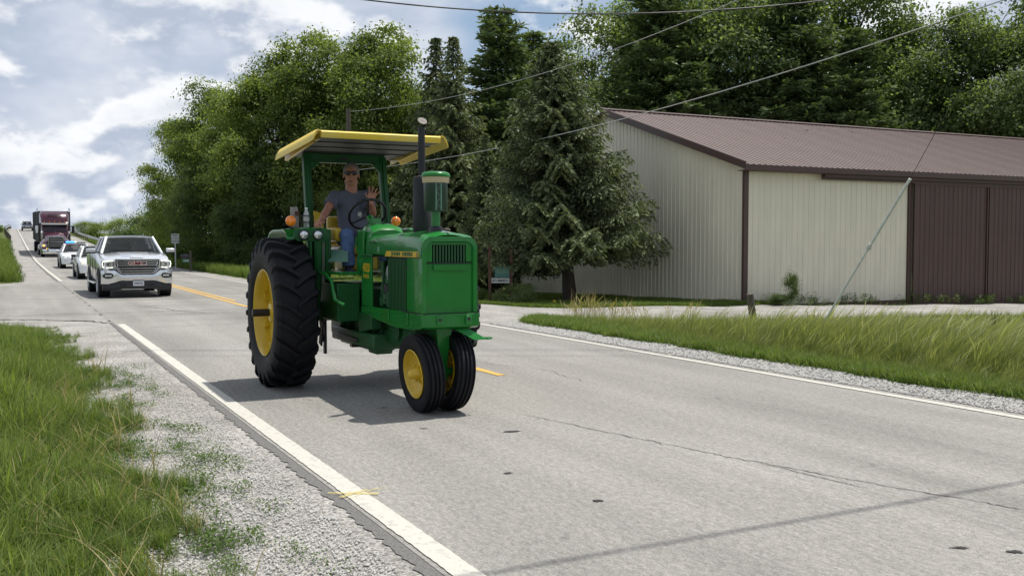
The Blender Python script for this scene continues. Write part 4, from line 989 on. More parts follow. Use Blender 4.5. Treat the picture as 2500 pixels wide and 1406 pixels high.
def front_wheel(parent, Y, sgn, steer):
    w = thing('front_wheel', None, None, (2.4, Y, .385), steer, parent=parent); w.rotation_euler = (math.radians(-sgn*5.5), 0, steer)
    half = [(-.066,.235),(-.078,.245),(-.090,.285),(-.093,.315),(-.094,.345),(-.090,.366),(-.078,.371),(-.072,.360),(-.060,.360),(-.052,.379),(-.032,.382),(-.025,.366),(-.014,.366),(-.008,.386),(0,.387)]
    obj('tyre', MB().lathe(half + [(-a, r) for a, r in half[-2::-1]], n=56), MT['rubber'], w, smooth=28)
    d = sgn
    r = MB().lathe([(.088*d,.240),(.092*d,.232),(.080*d,.222),(.05*d,.218),(.03*d,.20),(-.03*d,.198),(-.05*d,.218),(-.088*d,.235)], n=48)
    r.lathe([(.03*d,.2),(.0,.17),(-.01*d,.13),(.01*d,.11),(.03*d,.085),(.03*d,.05)], n=36)
    obj('rim', r, MT['yellow'], w, smooth=40)
    h = MB().lathe([(.0,.065),(.06*d,.058),(.075*d,.048),(.115*d,.044),(.13*d,.034),(.14*d,.0)], n=20)
    for k in range(6):
        a = 2*PI*k/6; h.cyl((.085*math.cos(a), 0, .085*math.sin(a)), (.085*math.cos(a), .055*d, .085*math.sin(a)), .013, n=6)
    obj('hub', h, MT['yellow'], w, smooth=30, bevel=.002)
    return w

# ---------------------------------------------------------------- tractor, local x forward (down the road), y to its left
TU, TV = 11.3, 3.75
TL = RW(TU, TV, 0)
def build_tractor():
    T = thing('tractor', 'green row crop tractor with yellow canopy and yellow wheels driven down the road', 'tractor', tuple(TL), FACE)
    G, GD, K = MT['green'], MT['green_dull'], MT['black']
    rear_wheel(T, -.96, -1); rear_wheel(T, .96, 1)
    front_wheel(T, -.20, -1, math.radians(1)); front_wheel(T, .115, 1, math.radians(1))
    # hood: rounded section swept forward, dropping at the nose
    def hs(x, w, zb, zt, sh):
        p = [(-w, zb), (-w, zb+(zt-zb)*.35), (-w*.985, zb+(zt-zb)*.55), (-w*.93, zt-sh*.42), (-w*.80, zt-sh*.18), (-w*.5, zt-.016), (-w*.2, zt-.002)]
        p = p + [(0, zt)] + [(-a, b) for a, b in p[::-1]]
        return [(x, a, b) for a, b in p]
    hood = MB().loft([hs(.86,.235,1.52,1.70,.10), hs(1.0,.245,1.52,1.725,.10), hs(1.5,.262,1.51,1.745,.11), hs(2.0,.275,1.50,1.755,.12), hs(2.35,.285,1.50,1.755,.13), hs(2.52,.290,1.49,1.745,.15), hs(2.60,.292,1.49,1.730,.16), hs(2.63,.291,1.49,1.715,.16)], loop=False)
    hd = obj('hood', hood, G, T, smooth=50)
    obj('hood_emblem', MB().prism([(2.30,-.016,1.762),(2.30,.016,1.762),(2.62,.010,1.733),(2.62,-.010,1.733)], (0,0,.012)), MT['chrome'], hd)
    obj('radiator_cap', MB().lathe([(0,.035),(.015,.045),(.025,.04),(.032,0)], (2.32,.10,1.75), (0,0,1), 20), MT['rust'], hd)
    # grille surround: an arch with rounded shoulders
    def arch(w, zb, zt, r, n=7):
        p = [(-w, zb)] + [(-w + r - r*math.cos(PI/2*k/n), zt - r + r*math.sin(PI/2*k/n)) for k in range(n+1)]
        return p + [(-a, b) for a, b in p[::-1]]
    o_, i_ = arch(.288,.97,1.70,.10), arch(.235,.97,1.645,.075)
    secs = [[(2.50, a, b) for a, b in o_], [(2.625, a, b) for a, b in o_], [(2.648, a*.985, b-.005) for a, b in o_], [(2.650, a*1.03, b+.008) for a, b in i_], [(2.632, a, b) for a, b in i_], [(2.58, a, b) for a, b in i_]]
    obj('grille_surround', MB().loft(secs, loop=False), G, T, smooth=45)
    obj('front_panel', MB().box((2.612, 0, 1.205), (.03, .472, .475)).box((2.612,.205,1.55), (.03,.062,.19)).box((2.612,-.205,1.55), (.03,.062,.19)).box((2.608,0,1.632), (.03,.46,.025)), G, T, bevel=.006)
    gr = obj('grille_backing', MB().box((2.585, 0, 1.54), (.012, .36, .19)), K, T)
    sm = MB().box((0,0,0), (.034,.014,.175)).mesh('grille_slat', 0)
    for k in range(11): link('grille_slat', sm, MT['green_dull'], gr, loc=(2.606, -.155+.031*k, 1.54))
    hb = MB().box((2.640, 0, 1.405), (.026, .34, .055))
    for y in (-.14, 0, .14): hb.cyl((2.63, y, 1.405), (2.652, y, 1.405), .013, n=10)
    obj('front_handle', hb, G, T, bevel=.005)
    # nose side panels and side screens
    for s in (-1, 1):
        pan = [[(x, s*(.287+b), z) for x, b in ((2.24,-.004),(2.30,.004),(2.42,.010),(2.52,.006),(2.60,-.004),(2.63,-.02),(2.60,-.03),(2.24,-.02))] for z in (.975, 1.0, 1.49)]
        obj('side_panel', MB().loft(pan), G, T, smooth=50)
        sc = MB().box((1.97, s*.272, 1.225), (.53, .012, .51))
        for k in range(13): sc.box((1.735+.04*k, s*.283, 1.225), (.016, .018, .50))
        obj('side_screen', sc, GD, T, smooth=0)
        obj('model_panel', MB().box((1.02, s*.272, 1.235), (.33,.02,.56)), G, T, bevel=.004)
        dec = obj('name_plate', MB().prism([(1.66, s*.300, 1.50),(2.575, s*.300, 1.50),(2.575, s*.300, 1.555),(1.70, s*.300, 1.555)], (0, -s*.012, 0)), MT['yellow'], T, smooth=0)
        rz = 0 if s < 0 else PI
        text('JOHN  DEERE', .052, MT['ink_green'], dec, (2.15, s*.302, 1.527), (PI/2, 0, rz), sx=1.75, bold=.0012, space=1.08)
        obj('plate_end', MB().box((2.56, s*.301, 1.527), (.022,.006,.05)), MT['chrome'], dec, smooth=0)
        mp = T.children[-1]
        text('4020', .135, MT['yellow'], T, (1.02, s*.284, 1.365), (PI/2, 0, rz), name='model_number', sx=.86, bold=.001)
        text('DIESEL', .055, MT['yellow'], T, (1.02, s*.284, 1.275), (PI/2, 0, rz), name='model_lettering', sx=1.15)
    obj('front_bumper', MB().loft([[(2.685 if abs(y) < .22 else 2.66, y, .965), (2.685 if abs(y) < .22 else 2.66, y, .845), (2.64 if abs(y) < .22 else 2.60, y, .82), (2.40, y, .82), (2.40, y, .965)] for y in (-.30,-.285,-.2,0,.2,.285,.30)]), G, T, smooth=40, bevel=.006)
    for y in (-.13, .17):
        obj('tow_bracket', MB().box((2.697, y, .905), (.015,.062,.085)), G, T, bevel=.006)
        obj('tow_hole', MB().cyl((2.700, y, .912), (2.708, y, .912), .016, n=14), K, T)
    for s in (-1, 1):
        obj('panel_seam', MB().box((1.75, s*.290, 1.494), (1.7, .006, .008)), MT['black'], T, smooth=0)
        obj('panel_seam', MB().box((2.36, s*.294, .970), (.5, .012, .007)), MT['black'], T, smooth=0)
        for x in (1.10, 1.22): obj('hood_vent', MB().ball((x, s*.262, 1.645), .028, 10, 6, (1.3,.25,.55)), MT['frame_green'], T)
        obj('fastener', MB().cyl((2.30, s*.29, 1.40), (2.30, s*.302, 1.40), .012, n=8), MT['steel_dark'], T)
    obj('panel_seam', MB().box((2.632, 0, 1.447), (.006, .470, .008)), MT['black'], T, smooth=0)
    obj('panel_seam', MB().box((2.655, 0, .9675), (.03, .56, .006)), MT['black'], T, smooth=0)
    # frame rails with bolts
    for s in (-1, 1):
        rl = MB().prism([(.84, s*.285, .95), (2.42, s*.285, .972), (2.42, s*.285, .80), (1.9, s*.285, .79), (1.25, s*.285, .84), (.84, s*.285, .855)], (0, -s*.05, 0))
        for x in (1.0,1.1,1.2,1.35,1.5,1.95,2.05,2.15): rl.cyl((x, s*.28, .905), (x, s*.294, .905), .010, n=6)
        for x in (1.72, 2.26, 2.38): rl.cyl((x, s*.28, .935), (x, s*.298, .935), .022, n=8).cyl((x, s*.28, .865), (x, s*.298, .865), .022, n=8).box((x, s*.29, .90), (.06,.012,.12))
        obj('frame_rail', rl, G, T, bevel=.004)
    # engine
    en = MB().box((1.55,0,1.18), (.95,.26,.50)).box((1.55,0,.80), (.9,.22,.30)).box((1.55,0,1.45), (.9,.18,.14))
    for k in range(4): en.cyl((1.25+.2*k,-.16,1.36), (1.25+.2*k,-.16,1.45), .035, n=8)
    obj('engine_block', en, GD, T, bevel=.012)
    ep = MB().cyl((1.33,-.2,1.33), (1.33,-.2,1.43), .028, n=10).tube([(1.33,-.2,1.33),(1.34,-.21,1.15),(1.42,-.22,1.10),(1.46,-.22,1.05)], .013).cyl((1.42,-.2,1.0), (1.42,-.2,1.18), .042, n=12).cyl((1.58,-.21,.98), (1.58,-.21,1.13), .045, n=12).cyl((1.56,-.21,1.22), (1.56,-.21,1.27), .05, n=12)
    ep.tube([(1.56,-.22,1.24),(1.62,-.235,1.18),(1.66,-.235,1.10)], .008).tube([(1.3,-.22,1.0),(1.36,-.23,1.12),(1.34,-.22,1.2)], .010).box((1.36,-.21,1.02), (.10,.05,.09)).ball((1.48,-.21,1.07), .05, 10, 6)
    obj('injection_pump', ep, MT['green_dull'], T, smooth=40)
    obj('fuel_filter', MB().cyl((1.52,-.21,1.11), (1.52,-.21,1.21), .055, n=16), K, T, bevel=.006)
    obj('alternator', MB().lathe([(0,.0),(0,.075),(.03,.085),(.07,.08),(.08,0)], (1.66,-.19,1.33), (0,-1,0), 22), MT['steel'], T, smooth=40)
    ot = MB().cyl((1.3,0,.72), (1.9,0,.70), .13, n=14).box((1.45,0,.64), (1.1,.26,.14)).box((.75,0,.70), (.7,.32,.30)).box((.9,-.05,.57), (.22,.2,.10))
    obj('oil_pan', ot, GD, T, bevel=.02)
    # transmission, axle, battery box
    tr = MB().box((.45,0,.85), (1.1,.42,.56)).box((-.12,0,.86), (.62,.5,.62)).box((.4,0,.62), (.6,.36,.16))
    tr.cyl((0,-.72,.845), (0,.72,.845), .115, .115, 16).cyl((0,-.30,.845), (0,.30,.845), .22, n=18)
    obj('transmission', tr, GD, T, bevel=.02)
    obj('lower_housing', MB().box((.55,-.08,.58), (1.5,.46,.16)).box((1.0,-.12,.50), (.26,.2,.14)), GD, T, bevel=.02)
    obj('battery_box', MB().box((.45,-.40,.98), (.62,.26,.42)), MT['frame_green'], T, bevel=.012)
    obj('battery_box', MB().box((.45,.40,.98), (.62,.26,.42)), MT['frame_green'], T, bevel=.012)
    obj('toolbox_lid', MB().prism([(.10,-.56,1.21),(.60,-.53,1.235),(.60,-.28,1.235),(.10,-.28,1.21)], (0,0,.012)), MT['pale_green'], T, bevel=.003)
    for s in (-1, 1):
        pl = MB().prism([(-.25, s*.62, 1.285),(.78, s*.50, 1.285),(.78, s*.26, 1.285),(-.25, s*.20, 1.285)], (0,0,.03))
        obj('platform', pl, G, T, bevel=.004)
        st = MB().tube([(.30, s*.60, 1.30),(.55, s*.60, 1.29),(.70, s*.575, 1.22),(.80, s*.57, 1.02),(.92, s*.50, .96)], .020, 8)
        obj('step_rail', st, G, T)
        dl = MB().box((-.1,s*.42,.55), (.06,.03,.44)).box((.35,s*.3,.56), (.9,.05,.05)).box((.1,s*.52,.60), (.10,.02,.30), (0,.3,0)).cyl((-.25,s*.45,.9), (.1,s*.50,.5), .02, n=8)
        obj('lift_link', dl, MT['black'], T, bevel=.004)
    obj('drawbar', MB().box((-.1,0,.42), (1.2,.09,.04)).box((-.02,0,.46), (.10,.26,.12)), K, T, bevel=.006)
    obj('foot_shield', MB().prism([(.30,-.50,1.42),(.42,-.30,1.42),(.30,-.26,1.56),(.18,-.42,1.56)], (.01,0,.0)), MT['pale_green'], T)
    # cowl, dash, steering
    cw = MB().loft([[(x, y*w, z) for y, z in ((-1,1.48),(-1,1.74*k),(-.82,1.83*k),(-.4,1.862*k),(.4,1.862*k),(.82,1.83*k),(1,1.74*k),(1,1.48))] for x, w, k in ((.52,.185,.985),(.62,.205,1.0),(.86,.215,.985),(.93,.215,.955))])
    obj('cowl', cw, G, T, smooth=40)
    obj('cowl_side', MB().box((.72,-.235,1.56), (.20,.03,.44)).box((.66,-.245,1.40), (.12,.02,.18)), MT['green'], T, bevel=.02)
    lv = MB().cyl((.70,-.262,1.49), (.70,-.245,1.49), .028, n=14).tube([(.70,-.25,1.49),(.60,-.24,1.54),(.52,-.235,1.62),(.50,-.22,1.70)], .011)
    obj('control_lever', lv, G, T)
    obj('steering_column', MB().cyl((.55,.03,1.72), (.30,0,1.93), .052, .040, 14).box((.42,.03,1.84), (.14,.11,.10), (0,-.6,0)), G, T, bevel=.006)
    c = Vector((.24, 0, 1.965)); lean = math.radians(40)
    ax = Vector((-math.cos(lean), 0, math.sin(lean))); u1 = Vector((0,1,0)); u2 = ax.cross(u1)
    sw = MB().tube([c + (u1*math.cos(t)+u2*math.sin(t))*.218 for t in np.linspace(0, 2*PI, 49)], .0165, 10, False)
    for t in (.35, .35+2*PI/3, .35+4*PI/3): sw.tube([c - ax*.03, c + (u1*math.cos(t)+u2*math.sin(t))*.21], .011, 8)
    sw.cyl(c - ax*.06, c + ax*.005, .036, .03, 14)
    obj('steering_wheel', sw, K, T, smooth=60)
    # seat
    obj('seat_cushion', MB().box((-.22,0,1.54), (.46,.50,.13)), MT['yellow'], T, bevel=.05, seg=4)
    obj('seat_back', MB().box((-.56,0,1.78), (.10,.50,.36), (0,-.12,0)), MT['yellow'], T, bevel=.045, seg=4)
    for s in (-1, 1): obj('armrest', MB().box((-.10,s*.30,1.73), (.36,.085,.16)), MT['yellow'], T, bevel=.03, seg=4)
    obj('seat_base', MB().box((-.2,0,1.40), (.34,.44,.18)), MT['yellow'], T, bevel=.02)
    # fenders: flat topped, rounded front face with two lamps each
    for s in (-1, 1):
        yi, yo = s*.47, s*.93
        top = [(.30,1.70),(.28,1.76),(.22,1.792),(.1,1.80),(-.35,1.80),(-.5,1.77),(-.62,1.68)]
        secs = []
        for y, dz in ((yi, 0), (yi+s*.04, .012), (s*.70, .014), (s*.82, .0), (yo, -.012)):
            secs.append([(x - (0.16 if abs(y) > .9 else (.07 if abs(y) > .8 else 0)), y, z+dz) for x, z in top] + [(x - (0.16 if abs(y) > .9 else (.07 if abs(y) > .8 else 0)), y, z+dz-.02) for x, z in top[::-1]])
        obj('fender', MB().loft(secs), G, T, smooth=50)
        sh = MB().prism([(.29,yi,1.79),(.30,yi,1.60),(.26,yi,1.10),(.16,yi,.82),(-.35,yi,.82),(-.60,yi,1.3),(-.60,yi,1.68),(-.5,yi,1.79)], (0,-s*.015,0))
        obj('fender_shield', sh, MT['frame_green'], T, bevel=.003)
        fc = MB().loft([[(.295-.03*abs(k-2)*.4, y, 1.79-.012*(k in (0,4))), (.31, y, 1.72), (.305, y, 1.655 if k in (1,2,3) else 1.69), (.27, y, 1.655 if k in (1,2,3) else 1.69), (.27, y, 1.78)] for k, y in enumerate((s*.475, s*.52, s*.69, s*.84, s*.88))])
        obj('lamp_panel', fc, MT['frame_green'], T, smooth=40)
        rib = MB()
        for y, w_ in ((s*.50,.05),(s*.60,.09),(s*.69,.04)):
            rib.loft([[(x0, y-w_/2, z), (x0+.018, y-w_/4, z), (x0+.018, y+w_/4, z), (x0, y+w_/2, z), (x0-.02, y, z)] for x0, z in ((.285,1.67),(.28,1.4),(.24,1.1),(.16,.84))])
        obj('fender_leg', rib, MT['frame_green'], T, smooth=30)
        obj('wing_tip', MB().prism([(.24, s*.82, 1.79),(.14, s*.965, 1.79),(.17, s*.87, 1.65)], (-.03,0,0)), G, T)
        for y in (s*.615, s*.775):
            hl = thing('headlight', None, None, (.31, y, 1.725), parent=T)
            obj('housing', MB().lathe([(-.06,.02),(-.05,.045),(0,.056),(.022,.058),(.028,.052)], (0,0,0), (1,0,0), 24), K, hl)
            obj('lens', MB().lathe([(.018,.051),(.026,.045),(.034,.03),(.038,0)], (0,0,0), (1,0,0), 24), MT['lamp_glass'], hl, smooth=60)
        am = thing('warning_lamp', None, None, (.08, s*.86, 1.885) if s < 0 else (-.56, .645, 1.905), parent=T)
        obj('stalk', MB().cyl((0,0,-.10), (0,0,-.04), .012, n=8).box((0,0,-.085), (.05,.06,.01)), K, am)
        obj('lens', MB().lathe([(-.035,0),(-.034,.035),(-.02,.056),(-.006,.060),(.006,.060),(.02,.056),(.034,.035),(.035,0)], (0,0,0), (1,0,0), 24), MT['amber'], am, smooth=50)
    # cup holder on the right fender
    ch = MB()
    for x, y in ((-.04,-.73),(.10,-.73),(-.04,-.60),(.10,-.60)): ch.cyl((x,y,1.80), (x,y,1.945), .005, n=5)
    for z in (1.87, 1.945): ch.tube([(-.04,-.73,z),(.10,-.73,z),(.10,-.60,z),(-.04,-.60,z),(-.04,-.73,z)], .005, 5)
    obj('cup_holder', ch, K, T, smooth=0)
    # roll-over posts, beam, gussets
    def post(y, yt, s): return MB().loft([[(x+a, yy+b, z) for a, b in ((-.045,-.045),(.045,-.045),(.045,.045),(-.045,.045))] for x, yy, z in ((-.40,y,1.20),(-.47,y,1.8),(-.57,yt,2.70))])
    for s, y, yt in ((-1,-.485,-.50),(1,.49,.46)):
        p = post(y, yt, s).loft([[(x+.05, yy+b, z) for b in (-.012,.012)] + [(x+.062, yy+b, z) for b in (.012,-.012)] for x, yy, z in ((-.40,y,1.3),(-.47,y,1.8),(-.565,yt,2.66))])
        obj('canopy_post', p, MT['frame_green'], T, bevel=.008)
        obj('gusset', MB().prism([(-.54,yt-s*.04,2.62),(-.54,yt-s*.16,2.62),(-.53,yt-s*.04,2.50)], (.03,0,0)), MT['frame_green'], T)
    obj('canopy_beam', MB().box((-.575,-.02,2.665), (.08,1.02,.11)).box((-.55,-.02,2.613), (.10,.80,.008)), MT['frame_green'], T, bevel=.006)
    obj('beam_label', MB().box((-.531,-.03,2.665), (.004,.09,.03)), K, T, smooth=0)
    # canopy: flat lined panel, rolled front band, drooping side wings; tilted back a little
    C = thing('canopy', None, None, (0,0,0), parent=T)
    tl = lambda x, y, z: (x, y, z + .055*(x-.68))
    yl, yr = -.67, .735; xf, xb = .68, -.92; z0 = 2.845
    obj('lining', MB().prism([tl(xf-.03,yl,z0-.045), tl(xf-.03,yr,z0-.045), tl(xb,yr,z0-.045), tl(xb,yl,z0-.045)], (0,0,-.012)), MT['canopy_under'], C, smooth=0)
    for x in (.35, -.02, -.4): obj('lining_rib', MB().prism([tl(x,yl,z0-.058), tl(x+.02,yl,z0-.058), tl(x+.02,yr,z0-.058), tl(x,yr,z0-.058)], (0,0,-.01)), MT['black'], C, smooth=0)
    rim = [(xf-.04,z0+.022),(xf-.01,z0+.018),(xf+.012,z0),(xf+.010,z0-.045),(xf-.005,z0-.062),(xf-.03,z0-.06)]
    roof = MB().loft([[tl(x, y, z) for x, z in [(xb,z0+.01),(-.4,z0+.024)] + rim + [(xf-.035,z0-.04),(xb,z0-.02)]] for y in (yl, 0, yr)])
    obj('roof_panel', roof, MT['canopy'], C, smooth=40)
    for s, y0 in ((-1, yl), (1, yr)):
        pr_ = [(0,.026),(.03,.030),(.06,.020),(.10,-.045),(.115,-.105),(.103,-.107),(.05,.0),(.03,.012),(0,.005)]
        secs = []
        for x, k in ((xf-.0,.86),(xf-.03,1),(xf-.4,1.02),(xb,1.05)):
            secs.append([tl(x, y0+s*a*k, z0+b*k) for a, b in pr_])
        obj('side_wing', MB().loft(secs), MT['canopy'], C, smooth=40)
        obj('side_flange', MB().prism([tl(xf-.05,y0-s*.0,z0-.05), tl(xf-.05,y0-s*.03,z0-.055), tl(xb,y0-s*.03,z0-.115), tl(xb,y0-s*.0,z0-.11)], (0,0,.05)), MT['yellow'], C, smooth=0)
    # exhaust and air cleaner
    E_ = thing('exhaust', None, None, (1.93, 0.0, 0), parent=T)
    obj('muffler', MB().lathe([(1.74,.03),(1.745,.085),(1.77,.092),(2.02,.092),(2.028,.088),(2.27,.088),(2.30,.078),(2.31,.03)], (0,0,0), (0,0,1), 28), MT['soot'], E_, smooth=30)
    obj('muffler_band', MB().lathe([(2.292,.080),(2.306,.080),(2.312,.05)], (0,0,0), (0,0,1), 28), MT['rust'], E_)
    obj('pipe', MB().lathe([(2.30,.037),(2.80,.035),(2.80,.028)], (0,0,0), (0,0,1), 20).cyl((.0,.045,2.74), (0,.06,2.80), .008, n=6), MT['soot'], E_, smooth=40)
    obj('rain_cap', MB().cyl((.02,0,2.855), (.028,.0,2.862), .048, n=18).tube([(0,.05,2.80),(.02,.05,2.83),(.025,.0,2.862)], .007, 6), MT['rust'], E_)
    A = thing('air_cleaner', None, None, (2.32, -.01, 0), parent=T)
    obj('intake_hose', MB().lathe([(1.735,.085),(1.765,.07),(1.79,.062),(1.80,.05)], (0,0,0), (0,0,1), 20), K, A)
    obj('intake_pipe', MB().cyl((0,0,1.78), (0,0,1.96), .045, n=18), G, A)
    obj('bowl', MB().lathe([(1.945,.0),(1.945,.112),(1.952,.116),(2.23,.118),(2.235,.10)], (0,0,0), (0,0,1), 32), MT['bowl'], A, smooth=30)
    sp = MB()
    for t in (-.35, .05): sp.box((.121*math.cos(t),.121*math.sin(t),2.09), (.008,.014,.28), (0,0,t))
    for k in range(5):
        z_ = 1.97+.055*k; a1, a2 = (-.33, .03) if k % 2 else (.03, -.33)
        sp.tube([(.121*math.cos(a1),.121*math.sin(a1),z_), (.121*math.cos(a2),.121*math.sin(a2),z_+.055)], .003, 4)
    obj('bowl_strap', sp, MT['pale_green'], A, smooth=0)
    obj('bowl_collar', MB().lathe([(2.215,.10),(2.22,.128),(2.275,.134),(2.28,.12)], (0,0,0), (0,0,1), 32), MT['cream'], A, smooth=30)
    obj('bowl_cap', MB().lathe([(2.275,.12),(2.278,.142),(2.295,.145),(2.315,.132),(2.328,.10),(2.332,.0)], (0,0,0), (0,0,1), 32), G, A, smooth=60)
    # front pedestal between the wheels, hitch on the left
    pd = MB().loft([[(2.42+a*w, b*w, z) for a, b in ((-1,-1),(1,-1),(1,1),(-1,1))] for w, z in ((.085,.84),(.075,.70),(.055,.55),(.05,.48))])
    pd.box((2.42,0,.40), (.09,.10,.20)).cyl((2.42,-.17,.385), (2.42,.17,.385), .04, n=12)
    obj('front_pedestal', pd, G, T, bevel=.01)
    obj('spindle_plate', MB().box((2.475,.0,.45), (.012,.065,.07)).box((2.475,0,.36), (.012,.055,.12)).cyl((2.48,0,.455), (2.49,0,.455), .012, n=8), MT['green'], T, bevel=.004)
    hi = MB().prism([(2.55,.20,.815),(2.55,.05,.815),(2.62,.22,.71),(2.62,.36,.71)], (.10,0,0)).tube([(2.62,.36,.715),(2.66,.41,.72),(2.70,.41,.72),(2.72,.36,.72),(2.66,.33,.72)], .012, 6)
    obj('hitch_plate', hi, G, T, bevel=.004)
    obj('lower_hose', MB().tube([(2.55,.285,1.06),(2.60,.315,.99),(2.60,.32,.93),(2.55,.30,.90)], .014, 8), K, T)
    obj('oil_filter', MB().lathe([(0,0),(0,.09),(.05,.1),(.06,0)], (1.6,-.12,.72), (0,-1,0), 16), GD, T, bevel=.008)
    obj('hydraulic_pump', MB().box((1.0,-.24,.79), (.42,.12,.16)).cyl((.8,-.26,.68), (1.1,-.26,.74), .045, n=10), GD, T, bevel=.008)
    return T
TR = build_tractor()
def on_tractor(name, label, cat, loc, rz=0):
    # things carried on the tractor stand in the world at the matching place
    p = Vector((math.cos(FACE)*loc[0]-math.sin(FACE)*loc[1], math.sin(FACE)*loc[0]+math.cos(FACE)*loc[1], loc[2])) + TL
    return thing(name, label, cat, tuple(p), FACE+rz)
bt = on_tractor('water_bottle', 'clear plastic water bottle standing in the wire holder on the tractor fender', 'bottle', (.03,-.665,1.815))
obj('body', MB().lathe([(0,0),(0,.031),(.01,.034),(.06,.032),(.07,.034),(.13,.034),(.165,.028),(.195,.014),(.21,.013)], (0,0,0), (0,0,1), 20), MT['water'], bt, smooth=40)
obj('cap', MB().cyl((0,0,.208), (0,0,.226), .0155, n=14), MT['white'], bt); obj('print_band', MB().lathe([(.075,.0346),(.12,.0346)], (0,0,0), (0,0,1), 20), MT['sign_white'], bt)
bg = on_tractor('paper_bag', 'pale paper snack bag with an orange print behind the water bottle', 'bag', (-.10,-.78,1.815))
obj('sheet', MB().loft([[(-.02,-.02,0),(.02,-.02,0),(.02,.06,0),(-.02,.06,0)],[(-.025,-.03,.12),(.022,-.03,.12),(.022,.058,.12),(-.025,.058,.12)],[(-.004,-.04,.235),(.004,-.04,.235),(.004,.045,.235),(-.004,.045,.235)]]), MT['paper'], bg, smooth=60)
obj('print', MB().box((.024,.035,.16), (.003,.05,.05)), MT['redwood'], bg, smooth=0)
yb = on_tractor('yellow_pouch', 'yellow pouch hanging behind the driver beside the fender', 'pouch', (-.40,-.40,1.80))
obj('pouch', MB().loft([[(-.03,-.05,0),(.03,-.05,0),(.03,.05,0),(-.03,.05,0)],[(-.03,-.06,.11),(.03,-.06,.11),(.03,.055,.11),(-.03,.055,.11)],[(-.01,-.06,.21),(.01,-.06,.22),(.01,.04,.19),(-.01,.04,.19)]]), MT['yellow'], yb, smooth=50)

